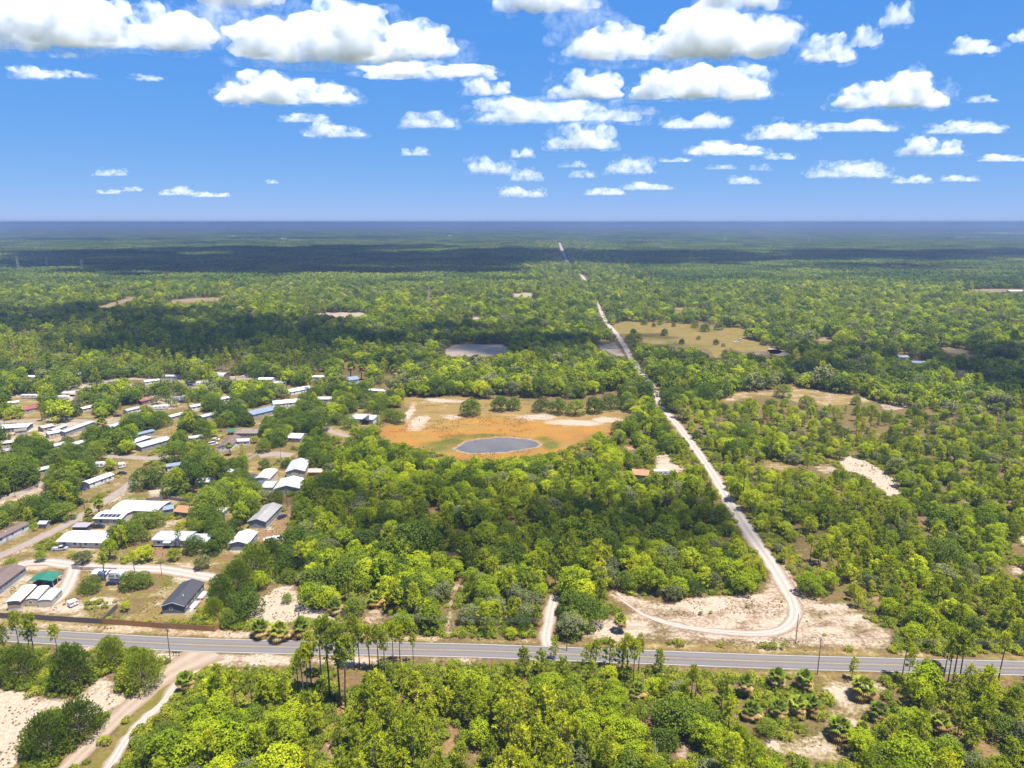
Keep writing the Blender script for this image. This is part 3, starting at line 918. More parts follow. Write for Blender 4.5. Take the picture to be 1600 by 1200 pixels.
def make_cedar(seed, height=9.0, width=9.0, n=4200, size=0.55):
    rng = np.random.default_rng(seed)
    lobes = []
    for i in range(34):
        f = (i + 0.5) / 34
        z = height * (0.10 + 0.82 * f)
        r_at = width * 0.5 * (1 - f ** 2.8) ** 0.6
        a = i * 2.399
        q = r_at * rng.uniform(0.62, 0.95)
        lobes.append((q * math.cos(a), q * math.sin(a), z, width * rng.uniform(0.11, 0.17)))
    lobes.append((0, 0, height * 0.45, width * 0.33))
    C = np.array([l[:3] for l in lobes])
    R = np.array([l[3] for l in lobes])
    k = rng.choice(len(R), n, p=R ** 2 / (R ** 2).sum())
    d = unit(rng.normal(size=(n, 3)) + np.array([0, 0, 0.35]))
    P = C[k] + d * (R[k] * rng.uniform(0.6, 1.15, n))[:, None]
    P[:, 2] = np.maximum(P[:, 2], 0.25)
    axis = unit(P - np.array([0, 0, height * 0.35]))
    al = unit(axis + np.array([0, 0, 0.7]) + rng.normal(0, 0.35, P.shape))
    nr = unit(np.cross(al, rng.normal(size=al.shape)))
    nr = np.where(np.sum(nr * axis, 1, keepdims=True) < 0, -nr, nr)
    Q = quads(P, nr, size, 0.42, rng, al)
    tint = rng.uniform(0.1, 0.8, len(R))[k] * 0.5 + rng.uniform(0, 0.5, n)
    return limbs(rng, lobes[:24:2], height * 0.03, height * 0.2).mesh('cedar_trunk', bark, True), leaf_mesh('cedar_crown', Q, tint, cedar_leaf)


def make_palm(seed, trunk_h=2.6, frond=1.9, n=22, dead=15):
    rng = np.random.default_rng(seed)
    lean = rng.normal(0, 0.12, 2) * trunk_h
    top = np.array([lean[0], lean[1], trunk_h])
    mb = MB()
    zz = np.linspace(0, 1, 7)
    mb.tube([(lean[0] * z * z, lean[1] * z * z, trunk_h * z - (0.2 if z == 0 else 0)) for z in zz], [0.27, 0.23, 0.21, 0.22, 0.23, 0.26, 0.30], 8)

    def fan(count, el0, el1, L, droop, tl):
        Q, T = [], []
        for i in range(count):
            a = i * 2.399 + rng.uniform(-0.3, 0.3)
            e = el0 + (el1 - el0) * (i + rng.uniform(0, 1)) / count
            out = np.array([math.cos(a) * math.cos(e), math.sin(a) * math.cos(e), math.sin(e)])
            side = np.array([-math.sin(a), math.cos(a), 0])
            upv = np.cross(out, side) * -1
            LL = L * rng.uniform(0.8, 1.15)
            hub = top + out * LL * 0.42
            # stalk
            Q.append([top - side * 0.03, top + side * 0.03, hub + side * 0.02, hub - side * 0.02])
            T.append(tl + 0.2)
            shade = rng.uniform(0, 0.6)
            for j in range(11):
                w = (j - 5) / 5 * 1.25
                dr = unit((out * math.cos(w) + side * math.sin(w))[None])[0]
                tip = hub + dr * LL * 0.62 * (1 - 0.22 * abs(w)) + np.array([0, 0, -droop * LL * (0.25 + 0.2 * abs(w))])
                mid = hub * 0.5 + tip * 0.5 + np.array([0, 0, droop * LL * 0.09])
                b = np.cross(dr, upv)
                hw = 0.13 * L / 1.9
                Q.append([hub, mid + b * hw, tip, mid - b * hw])
                T.append(shade + tl + rng.uniform(0, 0.25))
        return np.array(Q), np.array(T)

    Q, T = fan(n, 1.4, 0.1, frond, 0.75, 0.15)
    live = leaf_mesh('palm_crown', Q, T, palm_leaf)
    Q, T = fan(dead, 0.05, -1.0, frond * 1.05, 0.55, 0.2)
    skirt = leaf_mesh('palm_dead_fronds', Q, T, palm_dead)
    return mb.mesh('palm_trunk', palm_bark, True), live, skirt


def make_shrub(seed, height=1.4, width=2.4, n=260, size=0.34, mat=None):
    rng = np.random.default_rng(seed)
    lobes = [(width * 0.3 * math.cos(a), width * 0.3 * math.sin(a), height * rng.uniform(0.35, 0.6), width * rng.uniform(0.2, 0.3)) for a in rng.uniform(0, TAU, 6)]
    lobes.append((0, 0, height * 0.55, width * 0.3))
    Q, t = lobed_crown(rng, lobes, n, size, 0.6)
    Q[..., 2] = np.maximum(Q[..., 2], 0.0)
    return leaf_mesh('shrub', Q, t, mat or shrub_leaf)


def make_palmetto(seed, n=14, L=1.3):
    rng = np.random.default_rng(seed)
    Q, T = [], []
    for i in range(n):
        a = i * 2.399
        e = rng.uniform(0.35, 1.3)
        base = np.array([rng.normal(0, 0.35), rng.normal(0, 0.35), 0.0])
        out = np.array([math.cos(a) * math.cos(e), math.sin(a) * math.cos(e), math.sin(e)])
        side = np.array([-math.sin(a), math.cos(a), 0])
        hub = base + out * L * 0.6
        sh = rng.uniform(0, 0.6)
        for j in range(7):
            w = (j - 3) / 3 * 1.2
            dr = out * math.cos(w) + side * math.sin(w)
            tip = hub + dr * L * 0.6
            mid = (hub + tip) / 2
            b = side * 0.07
            Q.append([hub, mid + b, tip + np.array([0, 0, -0.1]), mid - b])
            T.append(sh + rng.uniform(0, 0.4))
    return leaf_mesh('palmetto', np.array(Q), np.array(T), palm_leaf)


def make_tuft(seed, n=26, h=0.55):
    rng = np.random.default_rng(seed)
    a = rng.uniform(0, TAU, n)
    base = np.stack([rng.normal(0, 0.16, n), rng.normal(0, 0.16, n), np.zeros(n)], 1)
    tip = base + np.stack([np.cos(a) * h * 0.55, np.sin(a) * h * 0.55, h * rng.uniform(0.5, 1.1, n)], 1)
    s = np.stack([-np.sin(a), np.cos(a), np.zeros(n)], 1) * 0.05
    mid = (base + tip) / 2 + np.array([0, 0, 0.08])
    return leaf_mesh('grass_tuft', np.stack([base, mid + s, tip, mid - s], 1), rng.uniform(0, 1, n), dry_leaf)


def make_snag(seed, height=7.0):
    rng = np.random.default_rng(seed)
    mb = MB()
    r = height * 0.018

    def grow(p, d, L, r, depth):
        q = p + d * L
        mid = (p + q) / 2 + rng.normal(0, 0.05 * L, 3)
        mb.tube([tuple(p), tuple(mid), tuple(q)], [r, r * 0.75, r * 0.5], 5, depth == 0)
        if depth < 3:
            for _ in range(3 if depth else 4):
                s = rng.uniform(0.45, 1.0)
                grow(p * (1 - s) + q * s, unit((d + rng.normal(0, 0.65, 3) + np.array([0, 0, 0.25]))[None])[0], L * rng.uniform(0.45, 0.7), r * 0.5, depth + 1)

    grow(np.array([0, 0, -0.2]), np.array([rng.normal(0, .06), rng.normal(0, .06), 1.0]), height * 0.5, r, 0)
    return mb.mesh('dead_tree', grey_wood)


# --- the kinds, several individuals of each
OAKS = [make_oak(100 + i, h, w, 2300, 0.38, m_, 0.16) for i, (h, w, m_) in enumerate(((7.0, 7.2, scrub_leaf), (6.6, 8.2, scrub_leaf), (7.6, 7.0, scrub_leaf), (6.8, 8.8, oak_leaf), (7.4, 6.2, scrub_leaf), (6.4, 7.4, grey_leaf)))]
LIVE = [make_oak(140 + i, 9.0, w, 3300, 0.46, oak_leaf, 0.05) for i, w in enumerate((11.0, 12.0, 10.5, 13.0))]
PINES = [make_pine(200 + i, 13.0, s, c, 84, 11, 0.75, 0.2) for i, (s, c) in enumerate(((2.4, .58), (2.1, .66), (2.5, .55), (2.0, .60), (2.3, .68)))]
YOUNG = [make_pine(230 + i, 8.0, s, c, 84, 11, 0.62, 0.2) for i, (s, c) in enumerate(((2.1, .22), (1.9, .30), (2.3, .26), (1.8, .38)))]
CEDARS = [make_cedar(260 + i, 9.0, w) for i, w in enumerate((9.0, 8.0, 10.0))]
PALMS = [make_palm(280 + i, h, f) for i, (h, f) in enumerate(((3.0, 2.3), (3.8, 2.3), (2.2, 2.4), (5.2, 2.1)))]
SHRUBS = [make_shrub(300 + i) for i in range(4)]
TUFTS = [make_tuft(320 + i) for i in range(3)]
PALMETTOS = [make_palmetto(330 + i) for i in range(3)]
SNAGS = [make_snag(340 + i) for i in range(3)]
OAKS_FAR = [make_oak(400 + i, 8.5, w, 560, 0.9, m_, 0.1, True) for i, (w, m_) in enumerate(((9.5, scrub_leaf), (10.5, oak_leaf), (9, scrub_leaf), (11.5, oak_leaf), (10.5, grey_leaf)))]
PINES_FAR = [make_pine(430 + i, 12.0, 2.6, c, 45, 7, 1.2, 0.5, True) for i, c in enumerate((.35, .45, .3))]


def join_mesh(name, meshes):
    """Several meshes joined into one that keeps their materials and tints."""
    vs_, fs_, mi_, ti_, mats_ = [], [], [], [], []
    b = 0
    for me in meshes:
        co = np.empty(len(me.vertices) * 3, np.float32)
        me.vertices.foreach_get('co', co)
        vs_.append(co.reshape(-1, 3))
        m_ = me.materials[0]
        if m_ not in mats_:
            mats_.append(m_)
        t_ = me.attributes.get('tint')
        for p in me.polygons:
            fs_.append([b + i for i in p.vertices])
            mi_.append(mats_.index(m_))
        tt = np.full(len(me.polygons), 0.5, np.float32)
        if t_:
            t_.data.foreach_get('value', tt)
        ti_.append(tt)
        b += len(me.vertices)
    out = mesh_from(name, np.concatenate(vs_), fs_, mats_, mi_)
    out.attributes.new('tint', 'FLOAT', 'FACE').data.foreach_set('value', np.concatenate(ti_))
    return out


def source_collection(name, meshes):
    """Source shapes for the masses: a collection that is not part of the scene itself."""
    c = bpy.data.collections.new(name)
    for i, me in enumerate(meshes):
        o = bpy.data.objects.new('%s_%02d' % (name, i), me)
        c.objects.link(o)
    return c


def mass(name, pts, rotz, scl, vid, coll, label, cat):
    """One object of the kind stuff: plants of coll standing on pts."""
    me = bpy.data.meshes.new(name)
    me.vertices.add(len(pts))
    me.vertices.foreach_set('co', np.asarray(pts, np.float32).ravel())
    me.attributes.new('rot', 'FLOAT_VECTOR', 'POINT').data.foreach_set('vector', np.stack([np.zeros(len(pts)), np.zeros(len(pts)), rotz], 1).astype(np.float32).ravel())
    me.attributes.new('scl', 'FLOAT_VECTOR', 'POINT').data.foreach_set('vector', np.asarray(scl, np.float32).ravel())
    me.attributes.new('vid', 'INT', 'POINT').data.foreach_set('value', np.asarray(vid, np.int32))
    o = link(name, me)
    ng = bpy.data.node_groups.new(name, 'GeometryNodeTree')
    ng.interface.new_socket('Geometry', in_out='INPUT', socket_type='NodeSocketGeometry')
    ng.interface.new_socket('Geometry', in_out='OUTPUT', socket_type='NodeSocketGeometry')
    gi, go = ng.nodes.new('NodeGroupInput'), ng.nodes.new('NodeGroupOutput')
    ci = ng.nodes.new('GeometryNodeCollectionInfo')
    ci.inputs[0].default_value = coll
    ci.inputs[1].default_value = True
    ci.inputs[2].default_value = True
    ip = ng.nodes.new('GeometryNodeInstanceOnPoints')
    ip.inputs['Pick Instance'].default_value = True

    def named(nm, dt):
        a = ng.nodes.new('GeometryNodeInputNamedAttribute')
        a.data_type = dt
        a.inputs[0].default_value = nm
        return a.outputs[0]

    ng.links.new(gi.outputs[0], ip.inputs['Points'])
    ng.links.new(ci.outputs[0], ip.inputs['Instance'])
    ng.links.new(named('vid', 'INT'), ip.inputs['Instance Index'])
    ng.links.new(named('rot', 'FLOAT_VECTOR'), ip.inputs['Rotation'])
    ng.links.new(named('scl', 'FLOAT_VECTOR'), ip.inputs['Scale'])
    ng.links.new(ip.outputs[0], go.inputs[0])
    md = o.modifiers.new('plants', 'NODES')
    md.node_group = ng
    return tag(o, label, cat, None, 'stuff')


# --- where plants stand
def jitter_grid(x0, x1, y0, y1, s, rng):
    gx, gy = np.meshgrid(np.arange(x0, x1, s), np.arange(y0, y1, s))
    gx[1::2] += s * 0.5
    p = np.stack([gx.ravel(), gy.ravel()], 1) + rng.uniform(-0.42, 0.42, (gx.size, 2)) * s
    return p


def in_view(p, margin=45):
    return (np.abs(p[:, 0]) < 0.735 * (p[:, 1] + 35) + margin)


def blocked(x, y, h, r, k=1.0):
    """True where a plant of height h and crown radius r would stand on or hide open ground."""
    res = np.zeros(len(x), bool)
    soft = np.zeros(len(x), bool)
    for fx, fz in ((0, 0.0), (0, 0.25), (0, 0.5), (0, 0.75), (0, 0.97), (-0.72, 0.6), (0.72, 0.6), (-0.5, 0.3), (0.5, 0.3), (-.45, .85), (.45, .85)):
        u, v = project(np.stack([x + fx * r * k, y, fz * h], 1))
        iu, iv = np.round(u).astype(int) + 200, np.round(v).astype(int)
        ok = (iu >= 0) & (iu < 2000) & (iv >= 0) & (iv < 1260)
        res[ok] |= open_mask[iv[ok], iu[ok]]
        soft[ok] |= soft_mask[iv[ok], iu[ok]]
    return res | (soft & (np.random.default_rng(5).uniform(0, 1, len(x)) < 0.3))


LINES = [(road, 6.2), (track, 3.5), (gline(DRIVE_PX, 2.0), 2.6), (gline(LANE_PX, 2.0), 3.2), (gline(LANE2_PX, 2.0), 2.2)] + [(gline(px, 3.0), hw + 0.4) for nm, px, hw, mt in STREETS]


def on_line(x, y, extra=0.0):
    res = np.zeros(len(x), bool)
    for ln, hw in LINES:
        k = np.where((x > ln[:, 0].min() - 12) & (x < ln[:, 0].max() + 12) & (y > ln[:, 1].min() - 12) & (y < ln[:, 1].max() + 12))[0]
        if len(k):
            res[k] |= poly_distance(ln[::2] if len(ln) > 60 else ln, x[k], y[k], False) < hw + extra
    return res


def value_noise(x, y, scale, seed):
    r = np.random.default_rng(seed)
    g = r.uniform(0, 1, (256, 256))
    a, b = x / scale, y / scale
    i, j = np.floor(a).astype(int), np.floor(b).astype(int)
    fa, fb = a - i, b - j
    fa, fb = fa * fa * (3 - 2 * fa), fb * fb * (3 - 2 * fb)
    g0 = lambda p, q: g[p % 256, q % 256]
    return (g0(i, j) * (1 - fa) + g0(i + 1, j) * fa) * (1 - fb) + (g0(i, j + 1) * (1 - fa) + g0(i + 1, j + 1) * fa) * fb

# ------------------------------------------------------------------ buildings
def paint(name, c, rough=0.6, dirt=0.0):
    return plain(name, c, rough, 0.10, 0.8, 0.0, dirt)


FOOT_ = 0
C_WHITE, C_CREAM, C_TAN, C_BEIGE, C_GREY, C_BLUEGREY, C_BROWN = (0.62, 0.62, 0.60), (0.50, 0.45, 0.36), (0.34, 0.27, 0.19), (0.36, 0.32, 0.25), (0.24, 0.25, 0.26), (0.20, 0.23, 0.27), (0.13, 0.085, 0.06)
m_glass = plain('window glass', (0.02, 0.025, 0.035), 0.12, 0.2)
m_trim = paint('white trim', (0.68, 0.68, 0.66))
m_deck = paint('deck boards', (0.42, 0.38, 0.38), 0.8)
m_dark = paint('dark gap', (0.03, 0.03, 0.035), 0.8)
m_tyre = plain('tyre rubber', (0.02, 0.02, 0.02), 0.9)
m_metal = plain('grey metal', (0.30, 0.31, 0.32), 0.45, 0.1, 2.0, 0.6)


def roof_mat(name, c, ribs=0.0, rough=0.7):
    """Metal sheets with raised seams, or shingles in courses."""
    key = ('roof', name)
    if key in MATS:
        return MATS[key]
    m, nt, out = new_mat(name)
    co = nt.nodes.new('ShaderNodeTexCoord').outputs['Object']
    n1 = noise(nt, co, 0.7, 5)
    n2 = noise(nt, co, 6.0, 3)
    f = math_n(nt, 'ADD', math_n(nt, 'MULTIPLY', n1, 0.7), math_n(nt, 'MULTIPLY', n2, 0.3))
    col = ramp(nt, f, [(0.3, [k * 0.80 for k in c]), (0.7, [min(1, k * 1.15) for k in c])])
    sep = node(nt, 'ShaderNodeSeparateXYZ', ins={0: co})
    w = math_n(nt, 'FRACT', math_n(nt, 'MULTIPLY', sep.outputs[0], 1.0 / max(ribs, 0.01)))
    line = ramp(nt, w, [(0.0, 1.0), (0.10, 0.0)])
    if ribs:
        col = mix_rgb(nt, math_n(nt, 'MULTIPLY', line, 0.35), col, [k * 0.55 for k in c])
    b = node(nt, 'ShaderNodeBsdfPrincipled', ins={'Base Color': col, 'Roughness': rough})
    bp = node(nt, 'ShaderNodeBump', ins={'Strength': 0.4, 'Distance': 0.04, 'Height': math_n(nt, 'ADD', line, n2) if ribs else n2})
    nt.links.new(bp.outputs[0], b.inputs['Normal'])
    nt.links.new(b.outputs[0], out.inputs[0])
    MATS[key] = m
    return m


R_WHITE, R_PALE, R_GREY, R_CREAM = roof_mat('white metal roof', (0.55, 0.56, 0.58), 0.6, 0.45), roof_mat('pale grey metal roof', (0.34, 0.345, 0.36), 0.6, 0.5), roof_mat('grey shingle roof', (0.22, 0.215, 0.21)), roof_mat('cream metal roof', (0.46, 0.42, 0.34), 0.6, 0.5)
R_DARK, R_BROWN, R_TAN, R_RED, R_ORANGE, R_GREEN, R_BLUE, R_LILAC = roof_mat('charcoal shingle roof', (0.036, 0.036, 0.045)), roof_mat('brown shingle roof', (0.125, 0.085, 0.07)), roof_mat('tan shingle roof', (0.17, 0.135, 0.105)), roof_mat('red metal roof', (0.22, 0.05, 0.06), 0.6), roof_mat('orange tile roof', (0.36, 0.15, 0.07), 0.3), roof_mat('green metal roof', (0.012, 0.12, 0.075), 0.6), roof_mat('blue-grey metal roof', (0.15, 0.19, 0.25), 0.6), roof_mat('lilac grey flat roof', (0.26, 0.23, 0.25))


def place(name, a, b, width):
    """Empty at the middle of a footprint: its wall a-b (pixels of the foot of that wall) and the depth to the left of it."""
    pa, pb = np.array(ground(*a)), np.array(ground(*b))
    d = pb - pa
    L = float(np.linalg.norm(d))
    d /= L
    nrm = np.array([-d[1], d[0]])
    c = (pa + pb) / 2 + nrm * width / 2
    e = empty(name, (c[0], c[1], 0), math.atan2(d[1], d[0]))
    return e, L, c, d, nrm


def clear_view(c, d, nrm, L, W, H, amount=1.0, low=0.25):
    """Mark the pixels where a building shows, so that no crown stands before it."""
    P = []
    for sx_ in (-1, 1):
        for sy_ in (-1, 1):
            for z in (H * low, H):
                q = c + d * sx_ * L / 2 * amount + nrm * sy_ * W / 2 * amount
                P.append((q[0], q[1], z))
    u_, v_ = project(P)
    pts = sorted(set(zip(np.round(u_, 1), np.round(v_, 1))))
    hull = []
    for seq in (pts, pts[::-1]):
        part = []
        for p in seq:
            while len(part) >= 2 and (part[-1][0] - part[-2][0]) * (p[1] - part[-2][1]) - (part[-1][1] - part[-2][1]) * (p[0] - part[-2][0]) <= 0:
                part.pop()
            part.append(p)
        hull += part[:-1]
    open_px(hull)


FOOT = []


def window(parent, x, y, z, w, h, side, frame=m_trim):
    """A window in a wall whose outside faces local -y ('f'), +y ('b'), -x ('l') or +x ('r'): pane set into a raised frame."""
    t = 0.05
    fr, pn = MB(), MB()
    if side in 'fb':
        s = -1 if side == 'f' else 1
        for q in ((x - w / 2 - 0.07, x + w / 2 + 0.07, z + h / 2, z + h / 2 + 0.07), (x - w / 2 - 0.07, x + w / 2 + 0.07, z - h / 2 - 0.07, z - h / 2), (x - w / 2 - 0.07, x - w / 2, z - h / 2, z + h / 2), (x + w / 2, x + w / 2 + 0.07, z - h / 2, z + h / 2), (x - 0.025, x + 0.025, z - h / 2, z + h / 2)):
            ya, yb = sorted((y, y + s * t))
            fr.box(q[0], q[1], ya, yb, q[2], q[3])
        ya, yb = sorted((y + s * 0.003, y + s * 0.02))
        pn.box(x - w / 2, x + w / 2, ya, yb, z - h / 2, z + h / 2)
    else:
        s = -1 if side == 'l' else 1
        for q in ((y - w / 2 - 0.07, y + w / 2 + 0.07, z + h / 2, z + h / 2 + 0.07), (y - w / 2 - 0.07, y + w / 2 + 0.07, z - h / 2 - 0.07, z - h / 2), (y - w / 2 - 0.07, y - w / 2, z - h / 2, z + h / 2), (y + w / 2, y + w / 2 + 0.07, z - h / 2, z + h / 2), (y - 0.025, y + 0.025, z - h / 2, z + h / 2)):
            xa, xb = sorted((x, x + s * t))
            fr.box(xa, xb, q[0], q[1], q[2], q[3])
        xa, xb = sorted((x + s * 0.003, x + s * 0.02))
        pn.box(xa, xb, y - w / 2, y + w / 2, z - h / 2, z + h / 2)
    o = fr.build('window', frame, parent)
    pn.build('pane', m_glass, o)
    return o


def house(label, a, b, width, wall_h=2.8, rise=1.0, wall=C_WHITE, roof=R_WHITE, style='gable', base=0.35, over=0.35, nwin=(3, 1), door='f', name='house', cat='house', cross=False, vis=True, trim=m_trim, skirt=None, vents=0):
    """Walls with gables, roof slabs with overhang, skirting, windows with panes, a door with handle. Local x runs along the wall a-b, local -y is that wall's outside. cross: the ridge runs along y."""
    e, L, c, d, nrm = place(name, a, b, width)
    tag(e, label, cat)
    W = width
    FOOT.append((c, d, nrm, L, W))
    H = base + wall_h
    top = H + rise
    wm = paint('wall paint', wall, 0.75, 0.25)
    hx, hy = L / 2, W / 2
    wb = MB()
    if style == 'arch':
        prof = [(-hy, base)] + [(hy * math.cos(t), H + rise * math.sin(t) ** 0.9 - 0.03) for t in np.linspace(math.pi, 0, 9)] + [(hy, base)]
    elif style == 'flat':
        prof = [(-hy, base), (-hy, H), (hy, H), (hy, base)]
    elif style == 'hip':
        prof = [(-hy, base), (-hy, H), (hy, H), (hy, base)]
    else:
        prof = [(-hy, base), (-hy, H), (0, top), (hy, H), (hy, base)]
    if cross:
        prof2 = [(p[0] / hy * hx, p[1]) for p in prof]
        wb.prism(prof2, -hy, hy)
        wb.v = [(-y, x, z) if True else 0 for x, y, z in wb.v]
    else:
        wb.prism(prof, -hx, hx)
    wo = wb.build('wall', wm, e)
    sk = MB()
    sk.box(-hx + 0.04, hx - 0.04, -hy + 0.04, hy - 0.04, -0.1, base)
    sk.build('skirting', skirt or paint('skirting', (0.45, 0.44, 0.42)), e)
    rb = MB()
    t = 0.09
    ax, ay = (hy, hx) if cross else (hx, hy)      # half length along the ridge, half span
    if style == 'arch':
        n_ = 10
        pts = [((ay + over) * math.cos(w), H + rise * math.sin(w) ** 0.9) for w in np.linspace(math.pi, 0, n_)]
        prof = [(p[0], p[1]) for p in pts] + [(p[0], p[1] + t) for p in pts[::-1]]
        rb.prism(prof[::-1], -ax - over, ax + over)
    elif style == 'flat':
        rb.hexa([(-ax - over, -ay - over, H), (ax + over, -ay - over, H), (ax + over, ay + over, H + rise), (-ax - over, ay + over, H + rise)], [(-ax - over, -ay - over, H + 0.14), (ax + over, -ay - over, H + 0.14), (ax + over, ay + over, H + rise + 0.14), (-ax - over, ay + over, H + rise + 0.14)])
    elif style == 'hip':
        q = min(ay * 0.9, ax * 0.75)
        z0 = H - 0.04
        o_ = over
        E = [(-ax - o_, -ay - o_, z0), (ax + o_, -ay - o_, z0), (ax + o_, ay + o_, z0), (-ax - o_, ay + o_, z0)]
        rb.poly(E[::-1])
        r0, r1 = (-ax + q, 0, top), (ax - q, 0, top)
        F = [(x, y, z + t) for x, y, z in E]
        for i in range(4):
            j = (i + 1) % 4
            rb.poly([E[i], E[j], F[j], F[i]])
        rb.poly([F[0], F[1], r1, r0])
        rb.poly([F[1], F[2], r1])
        rb.poly([F[2], F[3], r0, r1])
        rb.poly([F[3], F[0], r0])
    else:
        k = rise / ay
        for s in (-1, 1):
            o_ = over
            lo = (ay + o_) * s
            zl = H - k * o_
            ptsb = [(-ax - o_, 0, top + 0.01), (ax + o_, 0, top + 0.01), (ax + o_, lo, zl + 0.01), (-ax - o_, lo, zl + 0.01)]
            if s > 0:
                ptsb = [ptsb[1], ptsb[0], ptsb[3], ptsb[2]]
            rb.hexa(ptsb[::-1], [(x, y, z + t) for x, y, z in ptsb[::-1]])
    if cross:
        rb.v = [(-y, x, z) for x, y, z in rb.v]
    ro = rb.build('roof', roof, e, False)
    if style == 'gable' and not cross and trim:
        k = rise / hy
        for xx in (-hx - over - 0.03, hx + over + 0.005):
            fb = MB()
            prof_t = [(-hy - over, H - k * over - 0.1), (0, top - 0.1), (hy + over, H - k * over - 0.1), (hy + over, H - k * over + 0.12), (0, top + 0.12), (-hy - over, H - k * over + 0.12)]
            fb.prism(prof_t, xx, xx + 0.025)
            fb.build('trim', trim, ro)
    if nwin[0] >= 3 and not vents:
        vents = 2
    for q in range(vents):
        vb = MB()
        vb.tube([(-hx * 0.4 + q * hx * 0.5, -hy * 0.4, H + rise * 0.5), (-hx * 0.4 + q * hx * 0.5, -hy * 0.4, H + rise * 0.6 + 0.6)], 0.16, 8)
        vb.build('vent', m_trim, ro)
    zc = base + wall_h * 0.58
    for i in range(nwin[0]):
        xx = -hx + L * (i + 0.5) / nwin[0]
        window(e, xx, -hy, zc, 1.1, 1.0, 'f')
    for i in range(nwin[1]):
        yy = -hy + W * (i + 0.6) / max(nwin[1], 1)
        window(e, -hx, yy, zc, 0.9, 1.0, 'l')
    if door:
        db = MB()
        xx = -hx + L * (0.5 if nwin[0] % 2 == 0 else 0.64)
        db.box(xx - 0.45, xx + 0.45, -hy - 0.06, -hy - 0.005, base, base + 2.05)
        do = db.build('door', paint('door paint', (0.30, 0.28, 0.27)), e)
        MB().box(xx + 0.30, xx + 0.36, -hy - 0.12, -hy - 0.06, base + 0.95, base + 1.08).build('handle', m_metal, do)
    if vis:
        clear_view(c, d, nrm, L, W, top, 0.9, 0.35)
    return e, L, W, H


# --- the lots along the road
grey_house, gl, gw, gh = house('dark grey house with charcoal roof and white trim behind the brown fence', (289, 959.8), (319.5, 923), 7.6, 2.7, 1.3, (0.10, 0.11, 0.125), R_DARK, base=0.55, nwin=(4, 1), vents=1, skirt=paint('pale skirting', (0.5, 0.5, 0.48)))
dk = MB()
for (x0, x1) in ((-gl * 0.30, -gl * 0.02), (gl * 0.10, gl * 0.40)):
    dk.box(x0, x1, -gw / 2 - 2.3, -gw / 2 - 0.02, 0.5, 0.62)
    for xx in np.linspace(x0, x1 - 0.08, 4):
        dk.box(xx, xx + 0.08, -gw / 2 - 2.3, -gw / 2 - 2.22, 0.0, 1.55)
    dk.box(x0, x1, -gw / 2 - 2.31, -gw / 2 - 2.21, 1.45, 1.54)
    dk.box(x0, x1, -gw / 2 - 2.31, -gw / 2 - 2.25, 1.0, 1.06)
dk.build('deck', m_deck, grey_house)
st = MB()
for i in range(4):
    st.box(-gl * 0.30 - 0.35 * (i + 1), -gl * 0.30 - 0.35 * i, -gw / 2 - 1.7, -gw / 2 - 0.5, 0, 0.5 - 0.12 * i)
st.build('steps', m_deck, grey_house)
house('long pale blue house with brown roof cut by the left edge', (-34, 956), (41.7, 898.5), 8.4, 2.7, 1.25, (0.22, 0.25, 0.29), R_BROWN, base=0.6, nwin=(6, 0), skirt=paint('pale skirting', (0.5, 0.5, 0.48)))
house('white mobile home with brown roof beside the upper street at the left edge', (-24, 864), (45.4, 829), 4.4, 2.6, 0.8, (0.52, 0.53, 0.55), R_BROWN, base=0.5, nwin=(4, 0))
house('low white-roofed house with a dark porch between the two sand streets', (93, 855), (160, 857), 9.5, 2.6, 0.9, C_WHITE, roof_mat('blown white roof', (0.72, 0.72, 0.71), 0.9, 0.4), base=0.25, over=0.7, nwin=(4, 1))
e, L, W, H = house('cream building with white roof and a row of solar panels', (148, 820), (190, 821), 9.0, 3.0, 0.8, C_CREAM, R_WHITE, base=0.1, nwin=(2, 0))
for i in range(5):
    sb = MB()
    x0 = -L * 0.36 + i * L * 0.15
    k = 0.8 / 4.5
    sb.hexa([(x0, -3.6, H + 0.9 * k + 0.14), (x0 + L * 0.13, -3.6, H + 0.9 * k + 0.14), (x0 + L * 0.13, -1.2, H + 3.3 * k + 0.14), (x0, -1.2, H + 3.3 * k + 0.14)], [(x0, -3.6, H + 0.9 * k + 0.19), (x0 + L * 0.13, -3.6, H + 0.9 * k + 0.19), (x0 + L * 0.13, -1.2, H + 3.3 * k + 0.19), (x0, -1.2, H + 3.3 * k + 0.19)])
    sb.build('solar_panel', plain('solar panel', (0.03, 0.032, 0.06), 0.2), e)
house('long white arched-roof building behind the spreading oak', (177, 806), (247, 809), 10.5, 2.9, 1.1, C_BEIGE, R_WHITE, 'arch', base=0.1, nwin=(3, 0))
house('small blue-roofed shelter beside the orange-roofed cottage', (257, 805), (271, 803), 5, 2.5, 0.8, C_BLUEGREY, R_BLUE, base=0.1, nwin=(1, 0), name='shed', cat='shed')
house('cottage with orange tile roof', (273, 807), (292, 809), 6.5, 2.4, 1.3, (0.17, 0.13, 0.12), R_ORANGE, base=0.2, nwin=(2, 0))
e, L, W, H = house('white mobile home with pale rounded roof above the white sand street', (240, 855), (294, 856), 8.0, 2.5, 0.9, C_WHITE, R_PALE, 'arch', base=0.7, nwin=(3, 1), vents=2, skirt=m_dark)
MB().hexa([(-L * 0.16, -5.6, 2.75), (L * 0.05, -5.6, 2.75), (L * 0.05, -4.03, 3.05), (-L * 0.16, -4.03, 3.05)], [(-L * 0.16, -5.6, 2.81), (L * 0.05, -5.6, 2.81), (L * 0.05, -4.03, 3.11), (-L * 0.16, -4.03, 3.11)]).build('awning', m_trim, e)
house('grey-roofed annex at the right end of the pale mobile home', (295, 856.5), (325, 857), 7.0, 2.4, 0.8, C_BEIGE, R_PALE, 'arch', base=0.4, nwin=(2, 0))
